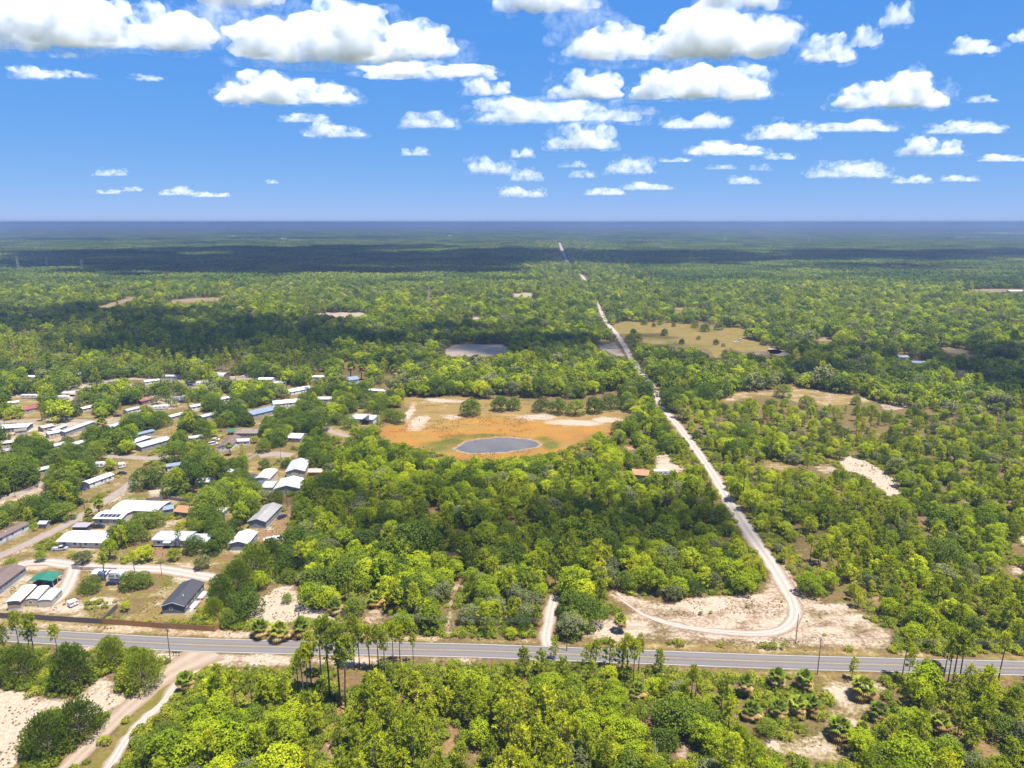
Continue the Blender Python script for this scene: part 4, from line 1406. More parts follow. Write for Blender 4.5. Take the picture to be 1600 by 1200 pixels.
house('long slate blue house with grey metal roof in the orange clearing', (416, 826.5), (440.5, 801), 7.7, 2.9, 1.2, C_BLUEGREY, roof_mat('weathered grey metal roof', (0.25, 0.235, 0.225), 0.6, 0.55), base=0.6, nwin=(4, 1), skirt=paint('pale skirting', (0.5, 0.5, 0.48)))
house('blue-grey garage with bright white roof', (388, 860), (402.5, 842), 7.4, 3.0, 1.0, C_BLUEGREY, R_WHITE, base=0.1, nwin=(2, 0), door=None, name='garage', cat='garage')
house('small white-roofed shed among trees left of the slate blue house', (334, 807), (351, 808), 5, 2.4, 0.7, C_WHITE, R_WHITE, base=0.1, nwin=(1, 0), name='shed', cat='shed')
house('dark brown shed beside the cream garage', (384.5, 752.5), (397.5, 753), 5, 2.2, 1.1, C_BROWN, R_DARK, base=0.1, nwin=(1, 0), name='shed', cat='shed')
e, L, W, H = house('tall cream garage with a big pale roll-up door', (421, 760), (434, 746), 7.0, 3.8, 1.0, C_CREAM, R_CREAM, 'arch', base=0.05, nwin=(1, 0), door=None, name='garage', cat='garage')
gd = MB()
gd.box(-L / 2 - 0.07, -L / 2 - 0.003, -W * 0.30, W * 0.30, 0.05, 3.2)
for z in np.arange(0.5, 3.2, 0.55):
    gd.box(-L / 2 - 0.085, -L / 2 - 0.071, -W * 0.30, W * 0.30, z, z + 0.05)
gd.build('garage_door', paint('pale blue door', (0.42, 0.48, 0.58)), e)
house('wide cream house with white metal roof in front of the beige house', (468, 772), (478, 757), 12.0, 2.7, 1.6, (0.40, 0.36, 0.24), R_WHITE, base=0.35, nwin=(3, 3))
house('white flat carport on the left of the wide cream house', (426, 769), (432, 760), 5.0, 2.4, 0.15, C_WHITE, R_WHITE, 'flat', base=0.1, nwin=(0, 0), door=None, name='carport', cat='carport', trim=None)
house('beige house with pale metal roof beside the orange shed', (476.5, 745), (484, 728), 9.4, 3.0, 1.4, C_BEIGE, R_PALE, base=0.3, nwin=(2, 2))
house('orange shed with pink roof at the edge of the wood', (482, 745), (505, 745), 5.0, 2.6, 0.8, (0.36, 0.19, 0.035), roof_mat('pink metal roof', (0.52, 0.34, 0.24), 0.6), base=0.05, nwin=(0, 0), name='shed', cat='shed')
house('white house with brown roof left of its white annex', (361, 705.5), (377, 690), 7.4, 2.8, 1.3, C_WHITE, R_BROWN, base=0.4, nwin=(3, 1))
house('white metal-roofed annex of the brown-roofed house', (367, 697), (389, 696), 5.5, 2.6, 0.8, C_WHITE, R_PALE, base=0.2, nwin=(2, 0))
house('tan-roofed house beside the small green canopy', (367, 684), (402, 684), 9, 2.7, 1.7, C_BEIGE, R_TAN, 'hip', base=0.2, nwin=(3, 0))
house('small white pavilion among trees below the brown-roofed house', (347, 744), (361, 745), 4.5, 2.4, 1.0, C_WHITE, R_PALE, 'hip', base=0.2, nwin=(1, 0), name='pavilion', cat='pavilion')
house('grey-roofed cabin half hidden by trees left of the pavilion', (307, 761), (326, 761), 6, 2.5, 0.9, C_GREY, R_PALE, base=0.2, nwin=(2, 0))
house('white mobile home behind the blue pickup truck', (141, 764), (178.5, 750), 5, 2.6, 0.6, C_WHITE, R_WHITE, base=0.4, nwin=(3, 0))
house('long grey-roofed house with a white driveway', (222, 706), (268, 693), 9, 2.6, 1.0, C_GREY, R_PALE, base=0.2, nwin=(4, 0))
house('white open carport beside the long grey-roofed house', (209, 699), (236, 690), 4.5, 2.6, 0.3, C_BROWN, R_WHITE, 'flat', base=0.1, nwin=(0, 0), door=None, name='carport', cat='carport', trim=None)
house('silver mobile home behind the white carport', (214, 687), (242, 680), 4.5, 2.6, 0.5, C_GREY, R_BLUE, base=0.3, nwin=(3, 0))
house('wide white roof with blue walls at the left edge', (-8, 677), (43, 674), 9, 2.6, 0.5, (0.10, 0.12, 0.20), R_WHITE, base=0.3, nwin=(4, 0))
house('small cream shed before the blue-walled house', (24, 680), (41, 678), 5, 2.4, 0.8, C_CREAM, R_TAN, base=0.1, nwin=(1, 0), name='shed', cat='shed')
house('low tan-roofed cabin near the middle street', (68, 675), (85, 671), 6, 2.4, 0.7, C_TAN, R_CREAM, base=0.2, nwin=(2, 0))
house('narrow white mobile home with grey shed roof', (86, 679), (106, 671), 4, 2.5, 0.5, C_WHITE, R_PALE, base=0.3, nwin=(3, 0))
house('cream-fronted white house near the left street', (77, 685), (97, 681), 5.5, 2.5, 0.7, C_CREAM, R_WHITE, base=0.3, nwin=(2, 0))
house('very long grey-roofed mobile home by the middle street', (103, 682), (147, 666), 5, 2.6, 0.5, C_GREY, R_PALE, base=0.3, nwin=(5, 0))
house('beige building with a red roof', (38, 647), (63, 642), 7, 2.6, 1.2, C_BEIGE, R_RED, base=0.2, nwin=(2, 0))
house('white-roofed hut in the bright sand at the far end of the settlement', (38, 594), (54, 594), 6, 2.5, 0.8, C_WHITE, R_WHITE, base=0.2, nwin=(1, 0))
house('white cabin in the trees at the far side of the settlement', (114, 590), (126, 590), 6, 2.6, 0.8, C_WHITE, R_WHITE, base=0.2, nwin=(1, 0))
house('brown barn with a white arched roof at the upper street', (332, 593), (350, 594), 8, 3.0, 2.2, C_BROWN, R_PALE, 'arch', base=0.1, nwin=(1, 0), name='barn', cat='barn')
house('white house in the trees right of the upper street', (404, 598), (426, 598), 6, 2.6, 0.9, C_WHITE, R_WHITE, base=0.3, nwin=(2, 0))
house('white metal-roofed house under the oaks north of the blue metal roof', (455, 618), (487, 612), 9, 2.6, 1.0, C_WHITE, R_WHITE, base=0.3, nwin=(3, 0))
house('big white-roofed house behind the blue-grey metal roof', (428, 638), (470, 634), 10, 2.8, 1.2, C_WHITE, R_WHITE, base=0.3, nwin=(4, 0))
house('blue-grey metal-roofed house partly under oak crowns', (396, 655), (437, 645), 11, 2.8, 1.5, C_GREY, R_BLUE, base=0.3, nwin=(4, 0))
house('small white roof peeking out between oaks', (496, 629), (519, 629), 6, 2.5, 0.9, C_WHITE, R_WHITE, base=0.2, nwin=(1, 0))
house('pale blue house standing alone in the trees at the top of the settlement', (545, 603), (561, 601), 9, 4.4, 1.8, (0.34, 0.46, 0.55), R_BLUE, base=0.3, nwin=(2, 2))
house('white roof scrap in the trees left of the pale blue house', (485, 594), (506, 594), 6, 2.5, 0.7, C_WHITE, R_WHITE, base=0.2, nwin=(1, 0))
house('white mobile home at the left corner of the pond field', (574, 615), (601, 617), 5, 2.6, 0.6, C_WHITE, R_WHITE, base=0.3, nwin=(3, 0))
e, L, W, H = house('black and white house with grey cross roof beside the pond field', (545, 661), (583, 663), 11, 3.0, 1.8, (0.50, 0.50, 0.50), R_PALE, 'hip', base=0.2, nwin=(3, 1))
MB().hexa([(L * .08, -W / 2 - 2.6, 3.0), (L * .36, -W / 2 - 2.6, 3.0), (L * .36, -1.0, 3.25), (L * .08, -1.0, 3.25)], [(L * .20, -W / 2 - 2.6, 4.7), (L * .24, -W / 2 - 2.6, 4.7), (L * .24, -1.0, 4.9), (L * .20, -1.0, 4.9)]).build('porch_roof', R_DARK, e)
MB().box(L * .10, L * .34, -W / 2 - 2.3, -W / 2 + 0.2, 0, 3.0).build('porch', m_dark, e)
house('cream house with white roof under oaks near the street bend', (449, 691), (470, 692), 9, 2.8, 1.4, C_CREAM, R_WHITE, base=0.2, nwin=(2, 1))
house('tan mobile shed with bright white roof, first of three behind the dark fence', (33, 952.8), (57, 928.5), 4.0, 2.3, 0.5, C_TAN, roof_mat('blown white roof', (0.72, 0.72, 0.71), 0.9, 0.4), 'arch', base=0.9, nwin=(0, 0), door=None, name='shed', cat='shed')
house('tan shed with tan roof, middle one of three behind the dark fence', (59.6, 945.8), (78, 925.5), 3.7, 2.1, 0.55, C_BEIGE, R_CREAM, 'arch', base=0.15, over=0.15, nwin=(0, 1), door=None, name='shed', cat='shed')
house('cream shed with pale roof, last of three behind the dark fence', (81.3, 947.8), (98, 930), 4.4, 2.1, 0.6, (0.40, 0.37, 0.30), R_PALE, 'arch', base=0.1, over=0.15, nwin=(1, 0), door=None, name='shed', cat='shed')
house('white shed in the trees behind the dark car', (146, 905), (166, 906), 3.4, 2.3, 0.7, C_WHITE, R_WHITE, base=0.15, nwin=(1, 0), name='shed', cat='shed')
house('lilac flat-roofed shed behind the white-roofed house', (114, 832), (136, 832), 4, 2.4, 0.1, (0.10, 0.10, 0.11), R_LILAC, 'flat', base=0.1, nwin=(0, 0), door=None, name='shed', cat='shed', trim=None)
house('small grey shed beside the white mobile home with brown roof', (61, 826), (72, 826), 3, 2.2, 0.7, C_GREY, R_PALE, base=0.1, nwin=(0, 0), name='shed', cat='shed')
house('house with orange-brown roof alone in the wood left of the sand track', (988, 749), (1012, 751), 8, 2.6, 1.5, C_TAN, R_ORANGE, base=0.2, nwin=(2, 0))
house('white farm buildings at the right edge of the woods', (1578, 458), (1602, 458), 12, 3.5, 1.5, C_WHITE, R_WHITE, base=0.2, nwin=(2, 0), name='barn', cat='barn')
house('white house in the dark trees right of the small meadow', (1425, 572), (1450, 573), 9, 2.8, 1.2, C_WHITE, R_WHITE, base=0.2, nwin=(2, 0))
house('white-roofed house left of the house in the dark trees', (1405, 563), (1420, 563), 8, 2.8, 1.2, C_WHITE, R_PALE, base=0.2, nwin=(1, 0))

EXTRA = [((-6, 701), (22, 698), 6, 'long', C_CREAM, R_CREAM, 'cream-roofed home at the left edge below the middle street'), ((0, 714), (25, 710), 6, '', C_BROWN, R_LILAC, 'brown-walled home with lilac roof at the left edge'), ((84, 705), (104, 700), 5, '', C_WHITE, R_PALE, 'pale home half hidden left of the middle trees'), ((118, 702), (141, 695), 5, '', C_WHITE, R_WHITE, 'narrow white home right of the pale half hidden one'), ((174, 674), (194, 668), 4.5, '', C_WHITE, R_WHITE, 'short white trailer home left of the silver one'), ((222, 633), (240, 629), 5, '', C_BROWN, R_RED, 'small red-roofed hut beside the camper in the oaks'), ((227, 602), (250, 599), 6, '', C_WHITE, R_WHITE, 'white-roofed home behind the sunny sand yard'), ((168, 602), (189, 600), 5, '', C_CREAM, R_TAN, 'tan-roofed home left of the sunny sand yard'), ((254, 593), (276, 593), 6, '', C_WHITE, R_PALE, 'pale-roofed home in the trees left of the blue box truck'), ((300, 642), (320, 638), 5, '', C_WHITE, R_WHITE, 'white home in the trees below the silver camper'), ((318, 658), (344, 652), 6, '', C_GREY, R_PALE, 'grey home in the trees above the small green canopy'), ((345, 630), (366, 626), 5.5, '', C_WHITE, R_WHITE, 'white home in the trees left of the blue-grey metal roof'), ((268, 658), (290, 652), 5, '', C_BEIGE, R_CREAM, 'beige home in the trees right of the long grey roof'), ((296, 692), (318, 689), 5, '', C_WHITE, R_PALE, 'pale home left of the white van'), ((262, 737), (283, 734), 5, '', C_WHITE, R_BLUE, 'blue-roofed home in the trees right of the broad street oak'), ((58, 744), (80, 739), 5, '', C_GREY, R_PALE, 'grey-roofed home in the trees left of the blue pickup'), ((130, 645), (152, 640), 5, '', C_CREAM, R_WHITE, 'white-roofed home right of the red roof'), ((200, 648), (220, 643), 5, '', C_WHITE, R_PALE, 'pale home beside the black car lot'), ((12, 636), (30, 634), 5, '', C_WHITE, R_WHITE, 'small white home left of the red roof'), ((430, 604), (448, 602), 6, '', C_WHITE, R_PALE, 'pale home in the trees above the big white roof')]
for a_, b_, w_, k_, wc, rc, lab in EXTRA:
    house(lab, a_, b_, w_, 2.5, 0.6, wc, rc, base=0.3, nwin=(3, 0))


def canopy(label, a, b, width, h, rise, roof):
    e, L, c, d, nrm = place('carport', a, b, width)
    tag(e, label, 'carport')
    FOOT.append((c, d, nrm, L, width))
    hx, hy = L / 2, width / 2
    rb = MB()
    for s in (-1, 1):
        p = [(-hx, 0, h + rise), (hx, 0, h + rise), (hx, s * hy, h), (-hx, s * hy, h)]
        if s > 0:
            p = [p[1], p[0], p[3], p[2]]
        rb.hexa(p[::-1], [(x, y, z + 0.08) for x, y, z in p[::-1]])
    rb.build('roof', roof, e)
    for sx_ in (-1, 0, 1):
        for sy_ in (-1, 1):
            MB().box(sx_ * (hx - 0.3) - 0.05, sx_ * (hx - 0.3) + 0.05, sy_ * (hy - 0.2) - 0.05, sy_ * (hy - 0.2) + 0.05, -0.1, h + 0.05).build('post', m_trim, e)
    clear_view(c, d, nrm, L, width, h + rise, 1.0, 0.7)
    return e


canopy('big green metal carport roof on white posts behind the three sheds', (84, 919), (99.5, 905), 9.0, 2.7, 0.9, R_GREEN)
canopy('small green canopy beside the tan-roofed house', (354, 680), (366, 680), 5.5, 2.4, 0.7, R_GREEN)
canopy('grey metal canopy behind the second white camper', (96, 620), (117, 620), 6.5, 2.6, 0.9, R_PALE)


# --- vehicles
def wheels(e, xs_, half, r=0.36, w=0.24):
    for xx in xs_:
        for s in (-1, 1):
            wb = MB()
            wb.tube([(xx, s * half - w / 2, r), (xx, s * half + w / 2, r)], r, 12)
            o = wb.build('wheel', m_tyre, e)
            MB().tube([(xx, s * half - w / 2 - 0.012, r), (xx, s * half + w / 2 + 0.012, r)], r * 0.55, 8).build('rim', m_metal, o)


def car(label, uv, rz, col, kind='car'):
    g = ground(*uv)
    e = empty({'car': 'parked_car', 'truck': 'pickup_truck', 'van': 'van'}[kind], (g[0], g[1], 0), rz)
    tag(e, label, {'car': 'car', 'truck': 'pickup truck', 'van': 'van'}[kind])
    pm = plain('car paint', col, 0.3, 0.05)
    L = {'car': 4.7, 'truck': 5.7, 'van': 5.2}[kind]
    hw = 0.93
    b = MB()
    z0, z1 = 0.32, 0.95
    b.hexa([(-L / 2, -hw, z0), (L / 2, -hw, z0), (L / 2, hw, z0), (-L / 2, hw, z0)], [(-L / 2 + 0.08, -hw + 0.06, z1), (L / 2 - 0.15, -hw + 0.06, z1), (L / 2 - 0.15, hw - 0.06, z1), (-L / 2 + 0.08, hw - 0.06, z1)])
    if kind == 'truck':
        for s in (-1, 1):
            b.box(-L / 2 + 0.1, -0.35, s * (hw - 0.11) - 0.05, s * (hw - 0.11) + 0.05, z1 - 0.02, z1 + 0.28)
        b.box(-L / 2 + 0.1, -L / 2 + 0.2, -hw + 0.17, hw - 0.17, z1 - 0.02, z1 + 0.28)
    b.build('body', pm, e)
    if kind == 'truck':
        ca, cb, ta, tb, zt = -0.35, 1.75, -0.2, 1.05, 1.78
    elif kind == 'van':
        ca, cb, ta, tb, zt = -L / 2 + 0.1, 1.7, -L / 2 + 0.2, 1.0, 1.95
    else:
        ca, cb, ta, tb, zt = -1.9, 1.35, -1.35, 0.6, 1.48
    gl_ = MB()
    gl_.hexa([(ca, -hw + 0.1, z1), (cb, -hw + 0.1, z1), (cb, hw - 0.1, z1), (ca, hw - 0.1, z1)], [(ta, -hw + 0.24, zt - 0.06), (tb, -hw + 0.24, zt - 0.06), (tb, hw - 0.24, zt - 0.06), (ta, hw - 0.24, zt - 0.06)])
    gl_.build('windows', m_glass, e)
    MB().box(ta - 0.05, tb + 0.05, -hw + 0.2, hw - 0.2, zt - 0.06, zt).build('roof', pm, e)
    for s in (-1, 1):
        MB().box(L / 2 - 0.1, L / 2 - 0.03, s * 0.62 - 0.15, s * 0.62 + 0.15, 0.62, 0.8).build('headlight', m_trim, e)
    wheels(e, (-L / 2 + 0.95, L / 2 - 0.95), hw - 0.12)
    P = [(g[0] + 2.4 * math.cos(rz) * s, g[1] + 2.4 * math.sin(rz) * s, z) for s in (-1, 1) for z in (0.3, 1.6)]
    u_, v_ = project(P)
    open_px([(u_.min() - 3, v_.min() - 1), (u_.max() + 3, v_.min() - 1), (u_.max() + 3, v_.max() + 1), (u_.min() - 3, v_.max() + 1)])
    return e


def camper(label, a, b, width=2.5, h=2.7, col=C_WHITE, stripe=(0.12, 0.14, 0.2)):
    e, L, c, d, nrm = place('camper', a, b, width)
    tag(e, label, 'camper')
    FOOT.append((c, d, nrm, L, width))
    hx, hy = L / 2, width / 2
    bb = MB()
    z0 = 0.55
    prof = [(-hx, z0), (hx - 0.5, z0), (hx, z0 + 0.8), (hx - 0.05, z0 + h * 0.62), (hx - 0.5, z0 + h * 0.86), (-hx + 0.25, z0 + h * 0.86), (-hx, z0 + h * 0.72)]
    bb.prism(prof[::-1], -hy, hy)
    bb.v = [(y, x, z) for x, y, z in bb.v]
    bb.f = [q[::-1] for q in bb.f]
    bb.build('body', paint('camper shell', col, 0.4), e)
    MB().box(-hx + 0.02, hx - 0.35, -hy - 0.02, -hy - 0.003, z0 + 0.75, z0 + 0.98).build('stripe', paint('camper stripe', stripe), e)
    for i in range(3):
        window(e, -hx + L * (0.2 + 0.27 * i), -hy, z0 + h * 0.56, 0.9, 0.55, 'f')
    do = MB().box(L * 0.05 - 0.32, L * 0.05 + 0.32, -hy - 0.045, -hy - 0.024, z0 + 0.05, z0 + 1.9).build('door', m_trim, e)
    MB().box(-0.4, 0.4, -0.35, 0.35, z0 + h * 0.86 - 0.02, z0 + h * 0.86 + 0.25).build('roof_unit', m_trim, e)
    wheels(e, (-0.6, 0.35), hy - 0.15, 0.38)
    clear_view(c, d, nrm, L, width, z0 + h * 0.86, 1.0, 0.2)
    return e


camper('white camper at the upper sand yard, leftmost of the campers', (32, 623), (58, 623))
camper('white camper in front of the grey metal canopy', (85, 625), (107, 625))
camper('white camper under the oaks in the middle of the settlement', (239, 641), (263, 639.5))
camper('white camper beside the blue box truck', (306, 603), (324, 602))
camper('pale blue camper next to the white shed behind the dark fence', (170, 906), (189, 907), 2.6, 2.7, (0.40, 0.46, 0.52))
camper('white camper in the clearing by the orange-brown roof', (1022, 744), (1046, 743.5))
camper('white camper half hidden below the middle street', (147, 732), (163, 731))
camper('small white utility trailer on the rubble behind the dark fence', (110, 951), (124, 945), 2.0, 1.9)
camper('white camper with blue nose right of the half hidden one', (186, 733), (197, 731))
camper('dark-striped silver camper in the row of dark vehicles', (270, 627), (290, 626), 2.5, 2.8, C_GREY, (0.03, 0.03, 0.05))
car('silver pickup truck in front of the low white-roofed house', (94, 859), rad(8), (0.35, 0.36, 0.38), 'truck')
car('black pickup truck before the cream solar-panel building', (153, 825), rad(5), (0.02, 0.02, 0.025), 'truck')
car('bright blue pickup truck before the white mobile home', (125, 766), rad(12), (0.02, 0.035, 0.20), 'truck')
car('black car parked under the trees behind the white mobile home', (191, 741), rad(2), (0.012, 0.012, 0.014))
car('black van among trees left of the pavilion', (300, 771), rad(20), (0.012, 0.012, 0.014), 'van')
car('dark car beside the slate blue house', (441, 809), rad(60), (0.03, 0.035, 0.05))
car('white car on the gravel right of the blue-grey garage', (421, 845), rad(10), (0.6, 0.6, 0.6))
car('white pickup truck behind the white car on the gravel', (435, 843), rad(-10), (0.6, 0.6, 0.6), 'truck')
car('black car on the bare lot below the red-roofed building', (184, 651), rad(25), (0.012, 0.012, 0.014))
car('white van left of the brown-roofed house', (333, 695), rad(30), (0.6, 0.6, 0.6), 'van')
car('white car left of the brown-roofed house near the van', (337, 688), rad(10), (0.6, 0.6, 0.6))
car('dark blue car parked before the pale blue camper', (177, 913), rad(15), (0.015, 0.015, 0.06))
car('black pickup truck under the green carport', (62, 918), rad(70), (0.012, 0.012, 0.014), 'truck')
car('dark car beside the silver camper in the row of dark vehicles', (284, 629), rad(0), (0.012, 0.012, 0.02))
car('blue box truck at the upper street', (298, 603), rad(0), (0.05, 0.12, 0.30), 'van')
car('white pickup truck at the end of the upper street', (383, 589), rad(0), (0.6, 0.6, 0.6), 'truck')
car('dark blue car at the end of the very long grey roof', (146, 664), rad(-15), (0.015, 0.015, 0.06))
car('white truck parked at the right end of the meadow', (1150, 535), rad(5), (0.65, 0.65, 0.65), 'truck')
car('white van beside the truck at the right end of the meadow', (1158, 532), rad(12), (0.65, 0.65, 0.65), 'van')


# --- fences, poles, mailboxes
def fence(label, pts, h, col, board=0.16, proud=0.02, post_every=2.4, name='fence', gap=0.006):
    """Posts singly; the boards, a pixel or two wide each, joined in one part."""
    g = [np.array(ground(u, v)) for u, v in pts]
    e = empty(name, (g[0][0], g[0][1], 0))
    tag(e, label, 'fence')
    bb, rails = MB(), MB()
    rr = np.random.default_rng(int(abs(g[0][0]) * 10))
    posts = []
    pm = paint('fence wood', col, 0.85)
    for a, b in zip(g[:-1], g[1:]):
        d = b - a
        L = np.linalg.norm(d)
        d /= L
        nrm = np.array([-d[1], d[0]])
        o = a - g[0]
        n_ = int(L / board)
        for i in range(n_):
            s0, s1 = i * L / n_ + gap, (i + 1) * L / n_ - gap
            p, q = o + d * s0, o + d * s1
            k = nrm * (0.011 + 0.008 * rr.uniform())
            zt = h + rr.normal(0, 0.015)
            bb.hexa([(*(p - k), 0.03), (*(q - k), 0.03), (*(q + k), 0.03), (*(p + k), 0.03)], [(*(p - k), zt), (*(q - k), zt), (*(q + k), zt), (*(p + k), zt)])
        for z in (0.35, h - 0.35):
            k1, k2 = nrm * 0.025, nrm * 0.07
            p, q = o, o + d * L
            rails.hexa([(*(p + k1), z), (*(q + k1), z), (*(q + k2), z), (*(p + k2), z)], [(*(p + k1), z + 0.09), (*(q + k1), z + 0.09), (*(q + k2), z + 0.09), (*(p + k2), z + 0.09)])
        for s in np.arange(0, L + 0.01, L / max(1, round(L / post_every))):
            posts.append(o + d * s + nrm * 0.12)
    o = bb.build('boards', pm, e)
    o['kind'] = 'stuff'
    rails.build('rails', pm, e)
    pmesh = MB().box(-0.05, 0.05, -0.05, 0.05, -0.2, h + 0.03).mesh('post', pm)
    for p in posts:
        link('post', pmesh, e).location = (p[0], p[1], 0)
    u_, v_ = project([(q[0], q[1], z) for q in g for z in (0.2, h)])
    for i in range(len(g) - 1):
        open_px([(u_[2 * i], v_[2 * i]), (u_[2 * i + 2], v_[2 * i + 2]), (u_[2 * i + 3], v_[2 * i + 3]), (u_[2 * i + 1], v_[2 * i + 1])])
    return e


fence('new brown board fence along the road before the dark grey house', [(160, 974.8), (205, 978), (251, 981.5), (300, 984.2), (336, 987), (343, 981)], 1.9, (0.26, 0.13, 0.055))
fence('old dark grey board fence along the road at the left edge', [(-120, 957), (-20, 964.5), (60, 968.5), (110, 972), (159, 974.7)], 1.9, (0.10, 0.085, 0.085))
fence('dark grey side fence running back from the road fence', [(161, 974), (172, 962), (184, 950.5)], 1.9, (0.10, 0.085, 0.085))
fence('low brown picket fence along the white sand street', [(112, 889), (128, 890.5), (150, 891), (182, 892)], 1.2, (0.19, 0.13, 0.095), 0.2, gap=0.04)
fence('grey board fence behind the sandy lot', [(228, 783), (260, 780), (296, 786)], 1.6, (0.20, 0.17, 0.16))
fence('white rail fence right of the brown-roofed house', [(380, 722), (392, 717), (402, 711)], 1.3, (0.5, 0.49, 0.46), 0.3, gap=0.08)


def utility_pole(label, base, h, arm=True, transformer=False, rz=0.0, r=0.15):
    g = ground(*base)
    e = empty('utility_pole', (g[0], g[1], 0), rz)
    tag(e, label, 'utility pole')
    wood = plain('pole wood', (0.085, 0.065, 0.055), 0.9, 0.2, 2.0)
    MB().tube([(0, 0, -0.4), (0, 0, h)], [r, r * 0.65], 8).build('shaft', wood, e)
    if arm:
        for z in (h - 0.35, h - 1.3):
            o = MB().box(-0.06, 0.06, -1.15, 1.15, z - 0.06, z + 0.06).build('crossarm', wood, e)
            for yy in (-1.0, -0.4, 0.4, 1.0):
                MB().tube([(0, yy, z + 0.06), (0, yy, z + 0.26)], [0.05, 0.03], 6).build('insulator', m_metal, o)
    if transformer:
        MB().tube([(0.32, 0, h - 2.6), (0.32, 0, h - 1.7)], 0.24, 10).build('transformer', m_metal, e)
    u_, v_ = project([(g[0] - 0.5, g[1], 0.3 * h), (g[0] + 0.5, g[1], 0.3 * h), (g[0] + 0.5, g[1], h), (g[0] - 0.5, g[1], h)])
    open_px(list(zip(u_, v_)))
    return g


POLES = [utility_pole('tall utility pole with crossarms at the mouth of the dirt lane', (266.5, 1032.5), 12.5, True, True, rad(2)), utility_pole('utility pole with crossarms beside the white sand driveway', (885.5, 1016.8), 10.5, True, False, rad(-1)), utility_pole('bare utility pole in the bend of the sand track', (1243, 1006), 10.5, False), utility_pole('utility pole standing before the road on the right', (1277, 1054), 12.0, True, False)]
for lab, b_, h_ in (('slim pole beside the upper street by the young palms', (134, 807), 8.5), ('pale pole at the left of the second street', (24, 777), 9.0), ('leaning dark pole on the white sand street', (253, 899), 7.0), ('pole beside the long slate blue house', (449, 792), 9.0), ('pole at the street bend above the cream garage', (439, 719), 9.0), ('pole in the yard of the black and white house', (564, 678), 8.0), ('thin pole behind the sandy lot', (256, 775), 8.0), ('pole at the left edge by the middle street', (7, 662), 8.0), ('slim pole at the corner of the lower left lane', (229, 1081), 9.0)):
    utility_pole(lab, b_, h_, False, r=0.12)

wire_mat = plain('power line', (0.10, 0.10, 0.105), 0.6)


def wire(label, a, b, za, zb, off, sag=0.6):
    a, b = np.array(a, float), np.array(b, float)
    d = (b - a) / np.linalg.norm(b - a)
    nrm = np.array([-d[1], d[0]]) * off
    n_ = 14
    pts = []
    for i in range(n_ + 1):
        t = i / n_
        p = a + (b - a) * t + nrm
        pts.append((p[0], p[1], za + (zb - za) * t - sag * 4 * t * (1 - t)))
    o = MB().tube(pts, 0.022, 4).build('power_line', wire_mat)
    tag(o, label, 'power line', 'power lines along the road')


left_end, right_end = np.array(ground(-420, 962)), np.array(ground(2050, 1058))
mid_left = np.array(ground(470, 1001))
for k, (off, nm_) in enumerate(((-1.0, 'near'), (-0.4, 'inner near'), (0.4, 'inner far'), (1.0, 'far'))):
    wire('%s power line from the driveway pole towards the left along the road' % nm_, POLES[1], mid_left, 10.4, 10.4, off)
    wire('%s power line from the driveway pole to the right pole' % nm_, POLES[1], POLES[3], 10.4, 11.9, off, 0.9)
    wire('%s power line from the right pole out of the picture on the right' % nm_, POLES[3], right_end, 11.9, 11.5, off, 1.0)
utility_pole('utility pole by the clump of palms north of the road', (470, 1001), 10.5, True)

for i, (u_, v_) in enumerate(((271.5, 1024.2), (275.5, 1024.4), (279.8, 1024.5))):
    g = ground(u_, v_)
    e = empty('mailbox', (g[0], g[1], 0), rad(3))
    tag(e, ['leftmost of the three dark mailboxes beside the lane mouth', 'middle one of the three dark mailboxes beside the lane mouth', 'rightmost of the three dark mailboxes beside the lane mouth'][i], 'mailbox', 'mailboxes at the lane mouth')
    MB().box(-0.06, 0.06, -0.06, 0.06, -0.1, 1.05).build('post', plain('pole wood', (0.085, 0.065, 0.055), 0.9, 0.2, 2.0), e)
    prof = [(-0.16, 1.05), (-0.16, 1.25), (-0.1, 1.36), (0.0, 1.4), (0.1, 1.36), (0.16, 1.25), (0.16, 1.05)]
    MB().prism(prof, -0.3, 0.3).build('box', plain('mailbox paint', (0.03, 0.03, 0.035), 0.5), e)
    open_px([(u_ - 3, v_ - 9), (u_ + 3, v_ - 9), (u_ + 3, v_ + 2), (u_ - 3, v_ + 2)])

# pool of the black and white house
pl = gpoly([(569, 663), (577, 663), (577, 658.5), (570, 658)])
tag(link('swimming_pool', mesh_from('swimming_pool', [(p[0], p[1], 0.03) for p in pl], [(0, 1, 2, 3)], [plain('pool water', (0.06, 0.30, 0.36), 0.1, 0.1)])), 'small turquoise swimming pool before the black and white house', 'pool')
open_px([(568, 664), (578, 664), (578, 657), (569, 657)])

